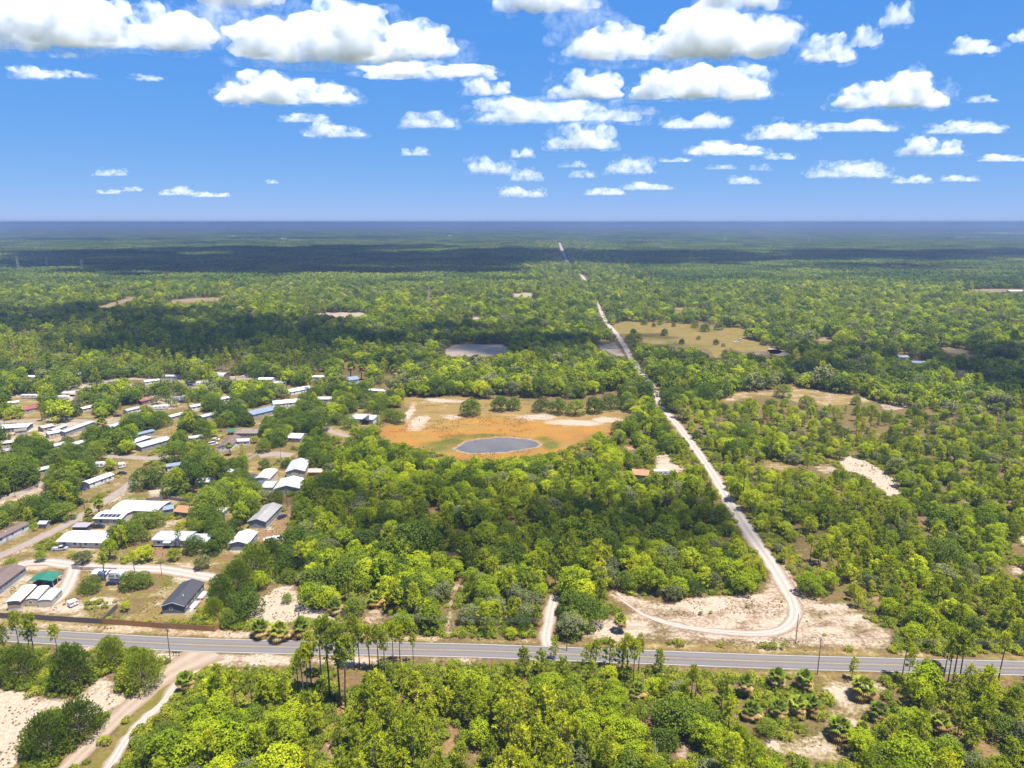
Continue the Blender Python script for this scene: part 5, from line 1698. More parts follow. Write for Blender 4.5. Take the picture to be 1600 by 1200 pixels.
# pylons far off in the woods
for i, (u_, vb, vt, lab) in enumerate(((671, 476, 451, 'pale lattice mast rising from the bright woods left of the middle'), (835, 488, 470, 'pale double pole in the woods left of the sand track'), (29, 424, 407, 'far grey mast at the left edge above the woods'), (74, 420, 405, 'far grey mast, second from the left edge'), (129, 424, 411, 'far grey mast, third from the left edge'), (1264, 382, 370, 'tiny far mast right of the middle near the horizon'), (1132, 380, 370, 'tiny far mast above the woods right of the far track'))):
    g = ground(u_, vb)
    dd = math.hypot(g[0], g[1])
    h_ = (vb - vt) / FOC * dd + 4
    e = empty('mast', (g[0], g[1], 0))
    tag(e, lab, 'mast')
    w_ = max(0.18, dd * 0.0003)
    mt = paint('pale mast metal', (0.34, 0.34, 0.33))
    for s in (-1, 1):
        MB().tube([(s * w_ * 3.2, 0, -0.5), (s * w_ * 2.2, 0, h_)], [w_, w_ * 0.7], 6).build('pole', mt, e)
    for q in (0.55, 0.8, 0.97):
        MB().box(-w_ * 5, w_ * 5, -w_ * 0.5, w_ * 0.5, h_ * q - w_ * 0.5, h_ * q + w_ * 0.5).build('crossarm', mt, e)
    open_px([(u_ - 2, vt), (u_ + 2, vt), (u_ + 2, vb - 3), (u_ - 2, vb - 3)])

# white buildings near the horizon
FARB = [(1536, 1640, 366.5, 14, 'very long white warehouse near the horizon at the right edge'), (1495, 1512, 372.5, 9, 'white far building left of the long warehouse'), (1522, 1540, 373, 9, 'second white far building left of the long warehouse'), (25, 50, 366, 9, 'far white sheds near the horizon at the left'), (72, 100, 365.5, 9, 'far white row near the horizon on the left'), (106, 126, 364, 9, 'far white building right of the row on the left'), (150, 168, 364.5, 9, 'lone far white building on the left horizon'), (358, 366, 371, 10, 'small far white house above the dark cloud shadow'), (438, 446, 375, 10, 'far white house at the rim of the dark cloud shadow'), (864, 874, 358, 14, 'far white building on the horizon right of the middle'), (1005, 1040, 359, 10, 'far pale strip building left of the right horizon'), (1200, 1236, 360, 10, 'far pale building on the right horizon'), (1385, 1410, 358.5, 12, 'far white sheds on the right horizon'), (570, 576, 367, 10, 'tiny far white house left of the middle'), (700, 706, 370, 10, 'tiny far white house in the middle distance'), (400, 407, 374, 9, 'tiny far white house left of the dark shadow')]
for a_, b_, vb, h_, lab in FARB:
    house(lab, (a_, vb), (b_, vb), 40 + (b_ - a_) * 0.6, h_, 3, C_WHITE, R_WHITE, base=0.3, over=0.5, nwin=(0, 0), door=None, name='distant_building', cat='building', vis=False, trim=None)
    open_px([(a_, vb - 1.5), (b_, vb - 1.5), (b_, vb + 1), (a_, vb + 1)])

# ------------------------------------------------------------------ plants that the photograph lets one single out: where they stand; no other crown may hide them
def by_px(base, top):
    """Ground point of a tree's foot and its height from the pixel of its top."""
    g = ground(*base)
    lo, hi = 0.5, 40.0
    for _ in range(40):
        m_ = (lo + hi) / 2
        if project([(g[0], g[1], m_)])[1][0] > top:
            lo = m_
        else:
            hi = m_
    return g, m_


TALL = [(502, 1060, 973), (516, 1092, 972), (532, 1102, 980), (487, 1080, 990), (475, 1092, 1018), (467, 1085, 1024), (481, 1090, 1012), (554, 1047, 967), (562, 1045, 985), (592, 1050, 982), (601, 1052, 990), (615, 1042, 976), (625, 1034, 978), (646, 1036, 990), (979, 1065, 994), (989, 1070, 1002), (997, 1055, 998), (972, 1050, 1006), (952, 1044, 1002), (930, 1042, 1003), (916, 1042, 1008), (1031, 1056, 1020), (1079, 1100, 1042), (1086, 1096, 1048), (865, 1030, 1004), (1127, 1107, 1062), (1409, 1060, 993), (1416, 1072, 1018), (1480, 1072, 998), (1487, 1075, 988), (1497, 1075, 990), (1560, 1062, 990), (1474, 1062, 1002), (57, 1042, 962), (34, 1030, 960), (50, 1036, 975), (94, 1036, 978), (12, 1040, 980), (345, 1110, 1040), (372, 1120, 1050), (395, 1118, 1056), (540, 1110, 1000), (578, 1046, 978), (820, 1060, 1016), (845, 1062, 1020), (1330, 1062, 1030)]
CED = [(97, 1088, 13, 1, 'biggest dark bushy cedar in the middle of the lower left clump'), (212, 1088, 11.5, 0, 'dense cedar leaning over the dirt lane'), (165, 1050, 9.5, 1, 'bushy cedar just below the road left of the lane mouth'), (18, 1074, 10.5, 2, 'dark cedar at the left edge below the road'), (58, 1196, 11, 0, 'dark cedar at the bottom left corner, left one'), (112, 1166, 10.5, 2, 'tall dark cedar above the bottom left corner by the lane'), (205, 1048, 6.5, 1, 'small cedar between the road and the leaning cedar'), (340, 950, 10.5, 1, 'dark cedar right of the dark grey house'), (365, 932, 11.5, 0, 'tall dark cedar behind the one right of the grey house'), (392, 905, 12.0, 2, 'big dark cedar below the blue-grey garage'), (330, 965, 6.0, 0, 'cedar at the right end of the brown fence'), (420, 890, 11.0, 1, 'dark cedar left of the west sand patch')]
PALM_SPOTS = [(291, 1083, 0, 1.0, 'lone cabbage palm right of the dirt lane'), (413, 994, 2, 1.15, 'left palm of the three beside the road near the west sand'), (440, 997, 2, 1.25, 'middle palm of the three beside the road near the west sand'), (466, 995, 2, 1.2, 'right palm of the three beside the road near the west sand'), (968, 987, 1, 0.9, 'cabbage palm at the edge of the sandy loop'), (1216, 1078, 0, 1.0, 'palm below the road left of the right utility pole'), (1256, 1082, 0, 1.05, 'palm right beneath the right utility pole'), (1163, 1086, 1, 0.9, 'palm with brown skirt below the road'), (1219, 1120, 0, 0.9, 'left palm of the trio left of the palm opening'), (1242, 1122, 0, 1.0, 'middle palm of the trio left of the palm opening'), (1263, 1120, 0, 0.95, 'right palm of the trio left of the palm opening'), (1350, 1088, 2, 1.3, 'bushy low palm just below the road at the palm opening'), (1313, 1150, 2, 1.2, 'palm with yellow skirt in the middle of the palm opening'), (1350, 1146, 2, 0.7, 'smallest round palm in the palm opening'), (1374, 1122, 2, 1.0, 'palm at the right rim of the palm opening'), (1468, 1152, 1, 1.0, 'palm in the shade of the right hand pines'), (156, 808, 3, 1.0, 'slender palm beside the upper street'), (142, 806, 2, 0.8, 'young palm left of the slender street palm'), (360, 711, 3, 0.9, 'palm before the brown-roofed white house'), (548, 592, 3, 1.7, 'tall palm behind the pale blue house, left one'), (565, 594, 3, 1.6, 'tall palm behind the pale blue house, right one'), (616, 598, 3, 1.7, 'tall palm in the trees above the pond field'), (162, 668, 2, 1.4, 'palm beside the very long grey roof'), (592, 948, 2, 1.1, 'low palm at the edge of the scrub by the west sand'), (528, 958, 2, 1.0, 'bright low palm left of the scrub edge palm'), (286, 1068, 2, 0.6, 'tiny palm beside the lone lane palm'), (1000, 1092, 2, 0.9, 'palm half hidden in the wood right of the middle'), (1178, 1126, 2, 1.0, 'palm at the left rim of the trio')]
FIELD = [('live', 735, 652, 17, 'biggest round oak standing in the pond field'), ('live', 782, 644, 15, 'oak right of the biggest one at the far rim of the pond field'), ('live', 803, 643, 13, 'second oak right of the biggest one at the pond field'), ('live', 845, 645, 13, 'first oak of the row at the far right of the pond field'), ('live', 872, 649, 15, 'second oak of the row at the far right of the pond field'), ('live', 900, 651, 15, 'third oak of the row at the far right of the pond field'), ('live', 930, 648, 16, 'fourth oak of the row at the far right of the pond field'), ('live', 955, 642, 15, 'last oak of the row at the far right of the pond field'), ('live', 622, 664, 12, 'oak at the left corner of the pond field'), ('live', 608, 660, 12, 'oak behind the left corner oak of the pond field'),
         ('live', 1039, 525, 11, 'dark round tree in the middle of the meadow'), ('live', 1007, 508, 9, 'first small tree at the far rim of the meadow'), ('live', 1022, 511, 7, 'second small tree at the far rim of the meadow'), ('live', 1032, 508, 9, 'third small tree at the far rim of the meadow'), ('live', 1053, 511, 7, 'fourth small tree at the far rim of the meadow'), ('live', 1087, 513, 10, 'fifth tree at the far rim of the meadow'), ('live', 1103, 519, 14, 'bright spreading bush in the green of the meadow'), ('live', 1124, 516, 13, 'tree on the right of the bright bush in the meadow'), ('live', 1066, 538, 8, 'small dark tree at the near rim of the meadow'), ('live', 1092, 531, 6, 'smallest round tree in the meadow'), ('live', 1120, 539, 8, 'upright tree in the right part of the meadow'), ('live', 1131, 542, 5, 'little bush right of the upright meadow tree'), ('live', 998, 534, 13, 'dark tree between the track and the meadow'), ('live', 985, 536, 13, 'dark tree beside the sand track at the meadow'), ('live', 990, 524, 10, 'tree behind the dark one between track and meadow'), ('live', 1226, 623, 14, 'round dark oak in the small meadow'), ('live', 1340, 634, 9, 'lone dark tree at the right end of the small meadow'), ('live', 1265, 640, 13, 'oak at the near rim of the small meadow'), ('live', 1120, 724, 8, 'small oak right beside the sand track'),
         ('scrub', 1095, 962, 1.6, 'small bush in the sandy loop'), ('scrub', 1111, 960, 1.3, 'smallest bush in the sandy loop'), ('scrub', 447, 945, 4.0, 'grey bush on the west sand'), ('live', 215, 834, 11, 'spreading oak left of the long arched building'), ('live', 208, 852, 11, 'dense oak right of the low white-roofed house'), ('live', 240, 826, 10, 'oak before the orange-roofed cottage'), ('scrub', 124, 885, 7, 'round tree on the corner of the white sand street'), ('scrub', 60, 880, 5, 'small grey tree at the street corner'), ('scrub', 13, 892, 5, 'small dark tree at the left edge by the street'), ('pine', 165, 908, 11, 'yellow-green pine rising over the pale blue camper'), ('pine', 212, 905, 11, 'pine right of the pale blue camper'), ('pine', 281, 858, 9, 'yellow pine in front of the pale mobile home'), ('live', 200, 925, 9, 'dark oak left of the dark grey house'), ('live', 220, 922, 8, 'oak close to the left side of the dark grey house'), ('live', 135, 930, 8, 'oak behind the rubble lot'), ('scrub', 193, 958, 4, 'small round tree beside the side fence'), ('live', 300, 868, 10, 'oak grove tree before the pale mobile home annex'), ('live', 325, 872, 9, 'second oak before the annex'), ('scrub', 312, 893, 7, 'many-stemmed oak on the white sand'), ('live', 411, 736, 8, 'pale tree on the bare lot behind the cream garage'), ('live', 218, 768, 15, 'broad oak beside the upper street'), ('live', 240, 765, 13, 'oak right of the broad street oak'), ('live', 545, 672, 11, 'oak on the lawn of the black and white house'), ('pine', 66, 658, 12, 'tall thin pine by the red-roofed building'), ('pine', 71, 656, 11, 'second thin pine by the red-roofed building')]
KH = {'live': (12.0, 9.0), 'scrub': (7.6, 7.0), 'pine': (13.0, 13.0), 'young': (8.0, 8.0)}
SNAG_SPOTS = [(552, 806, 8, 'bleached dead tree in the shaded wood'), (745, 1085, 6, 'dead grey tree in the wood before the road'), (585, 1185, 7, 'bare grey tree at the bottom edge left of the middle'), (1024, 1190, 6, 'dead tree at the bottom edge right of the middle'), (1502, 850, 8, 'dead branches in the scrub on the right'), (1018, 765, 7, 'pale dead tree below the orange-brown roof'), (1425, 985, 7, 'dead grey tree by the right end of the road'), (1450, 960, 6, 'second dead grey tree by the right end of the road'), (655, 985, 5, 'grey dead bush by the foot path'), (1310, 890, 6, 'dead grey tree in the scrub right of the sand track'), (905, 830, 7, 'dead tree in the shaded middle wood'), (350, 1130, 6, 'bare dead pine right of the dirt lane')]

STEMS = []


def keep_free(g, h, r, low=0.35, wide=0.6):
    STEMS.append((g[0], g[1], r * 0.7))
    u_, v_ = project([(g[0] - r * wide, g[1], h * low), (g[0] + r * wide, g[1], h * low), (g[0] + r * wide, g[1], h), (g[0] - r * wide, g[1], h)])
    open_px(list(zip(u_, v_)))


for u_, vb, vt in TALL:
    g, h_ = by_px((u_, vb), vt)
    keep_free(g, h_, 1.0, 0.3, 0.7)
for u_, vb, w_, k_, lab in CED:
    g = ground(u_, vb)
    keep_free((g[0], g[1] + w_ * 0.35), w_, w_ / 2, 0.1, 0.8)
for u_, vb, k_, s_, lab in PALM_SPOTS:
    g = ground(u_, vb)
    s_ *= 1.3
    keep_free(g, (3.0, 3.8, 2.2, 5.2)[k_] * s_ + 1.2 * s_, 2.2 * s_, 0.2, 0.9)
for k_, u_, vb, w_, lab in FIELD:
    g = ground(u_, vb)
    h_ = w_ / KH[k_][0] * KH[k_][1]
    keep_free((g[0], g[1] + (0 if k_ == 'pine' else w_ * 0.32)), h_, w_ * (0.18 if k_ == 'pine' else 0.5), 0.2, 0.8)

# ------------------------------------------------------------------ the woods
TREE_KINDS = {'scrub': (OAKS, 7.0, 3.9), 'live': (LIVE, 9.0, 5.8), 'pine': (PINES, 13.0, 2.1), 'young': (YOUNG, 8.0, 2.1), 'cedar': (CEDARS, 9.0, 4.5)}
rng = np.random.default_rng(11)
cands = []
for (s, y0, y1) in ((4.7, 118, 345), (6.2, 345, 620), (8.2, 620, 1450)):
    p = jitter_grid(-0.8 * y1 - 80, 0.8 * y1 + 80, y0, y1, s, rng)
    p = p[in_view(p)]
    cands.append(np.concatenate([p, np.full((len(p), 1), s)], 1))
gs = jitter_grid(-420, -60, 235, 600, 7.5, rng)
gs = gs[in_view(gs) & inside(gpoly(OPEN['yard ground'][0]), gs[:, 0], gs[:, 1])]
cands.append(np.concatenate([gs, np.full((len(gs), 1), 7.0)], 1))
gp = jitter_grid(-100, 900, 1450, 5200, 9.0, rng)
gp = gp[poly_distance(track[::4], gp[:, 0], gp[:, 1], False) < 150]
cands.append(np.concatenate([gp, np.full((len(gp), 1), 8.2)], 1))
cands = np.concatenate(cands)
x, y, sp = cands.T
u, v = project(np.stack([x, y, np.zeros_like(x)], 1))
N = len(x)
south = v > 1024
settle = (u < 520 - 0.35 * np.maximum(0, v - 760)) & (v > 575) & (v < 985)
centre = (~settle) & (u > 380) & (u < 1200) & (v > 690) & (v <= 1024)
east = (u >= 1060) & (v > 640) & (v <= 1024)
pine_belt = (u < 470) & (v > 515) & (v < 582)
far_mid = ~(south | settle | centre | east | pine_belt)
names = np.array(['scrub', 'live', 'pine', 'young'])
prob = np.zeros((N, 4))
prob[south] = (.44, .0, .07, .49)
prob[centre] = (.70, .05, .04, .21)
prob[settle] = (.30, .62, .03, .05)
prob[east] = (.58, .02, .03, .37)
prob[pine_belt] = (.3, .1, .15, .45)
prob[far_mid] = (.50, .34, .03, .13)
# stands: one kind gathers here, another there
st = value_noise(x, y, 38, 5) - 0.5
prob[:, 0] *= np.clip(1 + 2.2 * st, 0.15, 3)
prob[:, 3] *= np.clip(1 - 2.2 * st, 0.15, 3)
prob /= prob.sum(1, keepdims=True)
pick = (rng.uniform(0, 1, (N, 1)) > np.cumsum(prob, 1)).sum(1).clip(0, 3)
base_h = np.array([7.0, 9.0, 13.0, 8.0])[pick]
base_r = np.array([3.9, 5.8, 2.1, 2.1])[pick]
k_s = rng.lognormal(0, 0.22, N).clip(0.55, 1.65) * np.where(south, 0.95, np.where(far_mid | settle, 1.12, 1.04))
k_s *= 0.85 + 0.35 * value_noise(x, y, 25, 9)
k_s = np.where(settle, k_s * 0.9, np.where(east, k_s * 0.82, k_s))
k_s = np.where((pick == 2) & south, k_s * 1.05, k_s)
H_ = base_h * k_s
R_ = base_r * k_s
def on_foot(x, y, extra=0.8):
    res = np.zeros(len(x), bool)
    for c, d, nrm, L, W in FOOT:
        a = np.abs((x - c[0]) * d[0] + (y - c[1]) * d[1])
        b = np.abs((x - c[0]) * nrm[0] + (y - c[1]) * nrm[1])
        res |= (a < L / 2 + extra) & (b < W / 2 + extra)
    return res


def on_stem(x, y):
    res = np.zeros(len(x), bool)
    for a, b, r in STEMS:
        res |= (x - a) ** 2 + (y - b) ** 2 < r * r
    return res


keep = ~(on_line(x, y, 0.6) | (((y > 2245) | ((y > 1600) & (y < 1760))) & (poly_distance(track[::2], x, y, False) < 13))) & ~on_foot(x, y, 2.0) & ~on_stem(x, y) & np.where(settle, ~blocked(x, y, H_, R_, 0.5), ~blocked(x, y, H_, R_))
# thin the candidates where crowns are wide or the wood is open
dens = np.select([south, centre, settle, east, pine_belt], [1.0, 0.92, 1.0, 0.68, 0.9], 0.9)
dens = dens * np.where((pick == 1) & (sp < 6), 0.8, 1.0)
dens = np.clip(dens * (0.55 + 0.95 * value_noise(x, y, 17, 21)), 0, 1)
keep &= rng.uniform(0, 1, N) < dens
x, y, sp, pick, k_s, H_, u, v = (a[keep] for a in (x, y, sp, pick, k_s, H_, u, v))
N = len(x)
rot = rng.uniform(0, TAU, N)
vid = rng.integers(0, 1000, N)
dist = np.hypot(np.hypot(x, y), CAM_H)
seen = (u > -25) & (u < 1625) & (v < 1240)

tree_no = {}


def plant_tree(kind, i_var, xy, s, rz, label, cat, group=None, squash=1.0):
    """A tree of its own: an Empty at its foot, trunk and crown as parts."""
    nm = {'scrub': 'oak_tree', 'live': 'oak_tree', 'pine': 'pine_tree', 'young': 'pine_tree', 'cedar': 'cedar_tree'}[kind]
    t, c = TREE_KINDS[kind][0][i_var % len(TREE_KINDS[kind][0])]
    e = empty(nm, (xy[0], xy[1], 0), rz)
    e.scale = (s * squash, s * squash, s)
    link('trunk', t, e)
    link('crown', c, e)
    return tag(e, label, cat, group)


def plant_palm(i_var, xy, s, rz, label, group=None):
    t, c, d = PALMS[i_var % len(PALMS)]
    e = empty('palm_tree', (xy[0], xy[1], 0), rz, s)
    link('trunk', t, e)
    link('crown', c, e)
    link('dead_fronds', d, e)
    return tag(e, label, 'palm tree', group)


single = np.zeros(N, bool)
pine_like = (pick >= 2)
app = H_ / dist * np.where(seen, 1, 0)
for sel in (pine_like, ~pine_like):
    k = np.where(sel)[0]
    k = k[np.argsort(-app[k])][:LIMIT_SINGLE]
    single[k] = True
KN = ['scrub', 'live', 'pine', 'young']
KIND_WORDS = ['scrub oak', 'live oak', 'tall pine', 'young pine']
LANDMARKS = [(857, 985, 'the white sand driveway'), (700, 950, 'the narrow foot path'), (885, 1016, 'the driveway utility pole'), (1243, 1000, 'the pole in the track bend'), (1277, 1054, 'the right roadside pole'), (266, 1032, 'the lane mouth pole'), (291, 1083, 'the lone lane palm'), (450, 940, 'the west sand patch'), (440, 996, 'the three roadside palms'), (470, 1001, 'the pole by the roadside palms'), (517, 1085, 'the tall pine row'), (600, 1050, 'the thin roadside pines'), (985, 1065, 'the pine clump right of the middle'), (1485, 1072, 'the right end pines'), (1240, 1120, 'the palm trio'), (1313, 1150, 'the palm with yellow skirt'), (1410, 1062, 'the twin pines on the right'), (1468, 1152, 'the shaded palm'), (532, 1108, 'the brown earth gap below the pine row'), (708, 1158, 'the long brown earth gap'), (1015, 1140, 'the earth gap right of the middle'), (1064, 1178, 'the pale sand gap at the bottom'), (745, 1085, 'the dead tree in the front wood'), (585, 1185, 'the bare tree at the bottom edge'), (1540, 1168, 'the earth gap at the lower right'), (290, 940, 'the dark grey house'), (395, 850, 'the blue-grey garage'), (425, 815, 'the slate blue house'), (495, 742, 'the orange shed'), (450, 765, 'the wide cream house'), (552, 800, 'the bleached dead tree'), (675, 798, 'the brown opening in the wood'), (775, 700, 'the pond'), (1000, 745, 'the orange-brown roof'), (1035, 725, 'the camper clearing'), (1181, 846, 'the straight sand track'), (1140, 785, 'the middle of the sand track'), (1226, 916, 'the sand track above its bend'), (1370, 940, 'the red earth gap'), (1445, 815, 'the earth gap in the right scrub'), (1390, 765, 'the white scrape on the right'), (1310, 890, 'the dead tree in the right scrub'), (1502, 850, 'the dead branches on the right'), (1598, 840, 'the sand at the right edge'), (1425, 985, 'the dead trees by the road'), (1095, 960, 'the bushes in the sandy loop'), (968, 985, 'the palm by the sandy loop'), (590, 960, 'the middle sand patch'), (905, 830, 'the dead tree in the shaded wood'), (820, 1060, 'the twin young pines before the road'), (350, 1120, 'the dead pine by the lane'), (176, 1188, 'the end of the pale path'), (97, 1086, 'the biggest cedar'), (125, 766, 'the blue pickup truck'), (215, 765, 'the broad street oak'), (160, 905, 'the pale blue camper'), (125, 855, 'the low white-roofed house'), (265, 850, 'the pale mobile home'), (185, 715, 'the half hidden campers'), (370, 700, 'the brown-roofed white house'), (60, 640, 'the red roof'), (415, 650, 'the blue-grey metal roof'), (560, 660, 'the black and white house'), (735, 650, 'the biggest pond field oak'), (1120, 1107, 'the pine beside the skirted palm'), (880, 1130, 'the middle of the front wood'), (430, 1150, 'the lower left of the front wood'), (640, 1100, 'the wood under the thin pines'), (780, 860, 'the middle of the shaded wood'), (600, 880, 'the left of the shaded wood'), (1080, 880, 'the right of the shaded wood'), (1500, 930, 'the scrub above the right road end'), (1300, 800, 'the scrub beside the track'), (640, 760, 'the bright wood below the pond')]
LM = np.array([l[:2] for l in LANDMARKS], float)
bins = {}
for i in np.where(single)[0]:
    dd = np.hypot(LM[:, 0] - u[i], (LM[:, 1] - v[i]) * 1.6)
    j = int(np.argmin(dd))
    du, dv = u[i] - LM[j, 0], (v[i] - LM[j, 1]) * 1.6
    if LANDMARKS[j][2].split()[1] in ('middle', 'left', 'right', 'lower', 'wood', 'bright', 'scrub') and dd[j] < 30:
        side = 'in'
    elif abs(du) > abs(dv):
        side = 'left of' if du < 0 else 'right of'
    else:
        side = 'behind' if dv < 0 else 'in front of'
    bins.setdefault((int(pick[i]), j, side), []).append((float(dd[j]), i))
ORD = ['', 'second ', 'third ', 'fourth ', 'fifth ', 'sixth ', 'seventh ', 'eighth ', 'ninth ', 'tenth ', 'eleventh ', 'twelfth ']
for (kd, j, side), lst in bins.items():
    lst.sort()
    for q, (dq, i) in enumerate(lst):
        if len(lst) == 1:
            lab = '%s %s %s' % (('leafy ' if kd < 2 else 'slender ') + KIND_WORDS[kd], side, LANDMARKS[j][2])
        else:
            lab = '%s%s %s %s, counting outward' % ((ORD[q] if q else 'first ') if q < len(ORD) else 'outermost ', KIND_WORDS[kd], side, LANDMARKS[j][2])
        plant_tree(KN[kd], int(vid[i]), (x[i], y[i]), float(k_s[i]), float(rot[i]), lab, 'pine tree' if kd >= 2 else 'oak tree', ['scrub oaks', 'live oaks', 'tall pines', 'young pines'][kd] + ' of the near woods')

# the rest of the woods is one mass
near_src = [join_mesh('wood_shape', [t, c]) for t, c in OAKS + LIVE + PINES + YOUNG]
far_src = [join_mesh('wood_shape', [t, c]) for t, c in OAKS_FAR + PINES_FAR]
src = source_collection('wood', near_src + far_src)
nO, nL, nP, nY = len(OAKS), len(LIVE), len(PINES), len(YOUNG)
start = np.array([0, nO, nO + nL, nO + nL + nP])[pick]
count = np.array([nO, nL, nP, nY])[pick]
which = start + vid % count
far_lod = dist > 560
f0 = nO + nL + nP + nY
fo = np.array([0, 2, 4])
oak_f = f0 + np.where(pick == 0, np.array([0, 2, 4])[vid % 3], np.array([1, 3])[vid % 2])
pine_f = f0 + len(OAKS_FAR) + vid % len(PINES_FAR)
which = np.where(far_lod, np.where(pick >= 2, pine_f, oak_f), which)
sc = np.where(far_lod, k_s * np.where(pick == 3, 0.75, 1.0), k_s)
rest = ~single
mass('woodland', np.stack([x, y, np.zeros(N)], 1)[rest], rot[rest], np.repeat(sc[rest][:, None], 3, 1) * np.stack([np.ones(rest.sum()), np.ones(rest.sum()), rng.uniform(0.85, 1.15, rest.sum())], 1), which[rest], src, 'green oak and pine woods stretching from the road to the middle distance', 'woods')

# undergrowth and grass tufts between the trees, near enough to be seen
p = jitter_grid(-330, 330, 120, 420, 2.1, rng)
p = p[in_view(p, 25)]
x2, y2 = p.T
nz = value_noise(x2, y2, 9, 31)
hh = np.full(len(x2), 1.0)
k = (~on_line(x2, y2, -0.2)) & ~on_foot(x2, y2) & (nz > np.where(y2 < 215, 0.22, np.where((y2 > 225) & inside(gpoly(OPEN['yard ground'][0]), x2, y2), 0.72, 0.36))) & ~inside(np.array(pond_ring(2.0, 0))[:, :2], x2, y2)
uu, vv = project(np.stack([x2, y2, np.full(len(x2), .4)], 1))
iu, iv = np.round(uu).astype(int).clip(-199, 1799) + 200, np.round(vv).astype(int).clip(0, 1259)
op = open_mask[iv, iu]
k &= ~op | (rng.uniform(0, 1, len(x2)) < 0.014)
x2, y2, op = x2[k], y2[k], op[k]
n2 = len(x2)
usrc = source_collection('undergrowth', SHRUBS + PALMETTOS + TUFTS)
vid2 = np.where(rng.uniform(0, 1, n2) < 0.16, len(SHRUBS) + rng.integers(0, 3, n2), rng.integers(0, len(SHRUBS), n2))
s2 = rng.uniform(0.6, 1.35, n2) * np.where(op, 0.45, 1) * np.where(y2 < 212, 1.25, 1)
mass('undergrowth', np.stack([x2, y2, np.zeros(n2)], 1), rng.uniform(0, TAU, n2), np.repeat(s2[:, None], 3, 1), vid2, usrc, 'low bushes and saw palmetto covering the woodland floor', 'undergrowth')
p = jitter_grid(-300, 300, 120, 500, 1.2, rng)
p = p[in_view(p, 10)]
x3, y3 = p.T
uu, vv = project(np.stack([x3, y3, np.zeros(len(x3))], 1))
iu, iv = np.round(uu).astype(int).clip(-199, 1799) + 200, np.round(vv).astype(int).clip(0, 1259)
k = open_mask[iv, iu] & ~on_foot(x3, y3, 0.2) & ~on_line(x3, y3, -0.3) & (value_noise(x3, y3, 4, 41) > 0.5) & (value_noise(x3, y3, 19, 43) > 0.44) & (rng.uniform(0, 1, len(x3)) < 0.75) & ~inside(np.array(pond), x3, y3)
x3, y3 = x3[k], y3[k]
n3 = len(x3)
mass('grass', np.stack([x3, y3, np.zeros(n3)], 1), rng.uniform(0, TAU, n3), np.repeat(rng.uniform(0.3, 0.85, n3)[:, None], 3, 1), len(SHRUBS) + len(PALMETTOS) + rng.integers(0, 3, n3), usrc, 'sparse dry grass tufts on verges, yards and open sand', 'grass')

# the woods far off, built by the hectare
def make_hectare(seed, side=120.0, n=190):
    r = np.random.default_rng(seed)
    Q, T = [], []
    P = jitter_grid(-side / 2, side / 2, -side / 2, side / 2, side / math.sqrt(n), r)
    for px_, py_ in P:
        h = r.uniform(6.5, 12.5)
        w = r.uniform(3.6, 6.4)
        m_ = 16
        d = unit(r.normal(size=(m_, 3)) + np.array([0, 0, 0.7]))
        d[:, 2] = np.abs(d[:, 2])
        c = np.array([px_, py_, h * 0.5]) + d * np.array([w, w, h * 0.48]) * r.uniform(0.7, 1.0, (m_, 1))
        Q.append(quads(c, unit(d + r.normal(0, 0.4, d.shape)), w * 0.75, 0.8, r))
        T.append(r.uniform(0.1, 0.9) * 0.75 + r.uniform(0, 0.25, m_))
    return leaf_mesh('wood_hectare', np.concatenate(Q), np.concatenate(T), oak_leaf)


hsrc = source_collection('hectare', [make_hectare(500 + i) for i in range(6)])
PX, PY = [], []
for (s, y0, y1) in ((112.0, 1470, 7000), (190.0, 7000, 16000)):
    gx, gy = np.meshgrid(np.arange(-0.8 * y1, 0.8 * y1, s), np.arange(y0, y1, s))
    g = np.stack([gx.ravel(), gy.ravel()], 1)
    g += rng.uniform(-0.12, 0.12, g.shape) * s
    g = g[in_view(g, 200)]
    PX.append(np.concatenate([g, np.full((len(g), 1), s / 112.0)], 1))
g = np.concatenate(PX)
dl = poly_distance(track[::4], g[:, 0], g[:, 1], False)
g = g[(dl > 95) & (rng.uniform(0, 1, len(g)) > 0.035)]
n4 = len(g)
sc4 = np.stack([g[:, 2], g[:, 2], np.sqrt(g[:, 2]) * rng.uniform(0.75, 1.2, n4)], 1)
mass('distant_woods', np.stack([g[:, 0], g[:, 1], np.zeros(n4)], 1), rng.integers(0, 4, n4) * (math.pi / 2), sc4, rng.integers(0, 6, n4), hsrc, 'endless flat woods reaching from the middle distance to the horizon', 'woods')

# ------------------------------------------------------------------ trees that the photograph lets one single out
rp = np.random.default_rng(77)
ORDN = ['first', 'second', 'third', 'fourth', 'fifth', 'sixth', 'seventh', 'eighth', 'ninth', 'tenth', 'eleventh', 'twelfth', 'thirteenth', 'fourteenth', 'fifteenth', 'sixteenth', 'seventeenth', 'eighteenth']
rows = {}
for i, (u_, vb, vt) in enumerate(TALL):
    g, h_ = by_px((u_, vb), vt)
    kd = 'young' if h_ < 9.5 else 'pine'
    wh = ('over the bushes at the left edge' if u_ < 200 else 'right of the dirt lane' if u_ < 420 else 'before the road left of the middle' if u_ < 680 else 'before the road right of the middle' if u_ < 1150 else 'before the right end of the road')
    rows.setdefault((kd, wh), []).append((u_, i, g, h_))
for (kd, wh), lst in rows.items():
    lst.sort()
    for q, (u_, i, g, h_) in enumerate(lst):
        what = 'tall bare-trunked pine' if kd == 'pine' else 'slim young pine'
        lab = '%s %s' % (what, wh) if len(lst) == 1 else '%s %s, %s from the left' % (what, wh, ORDN[q])
        plant_tree(kd, i, g, h_ / (13.0 if kd == 'pine' else 8.0), float(rp.uniform(0, TAU)), lab, 'pine tree', 'pines standing before the road', 0.8 if kd == 'pine' else 1.0)

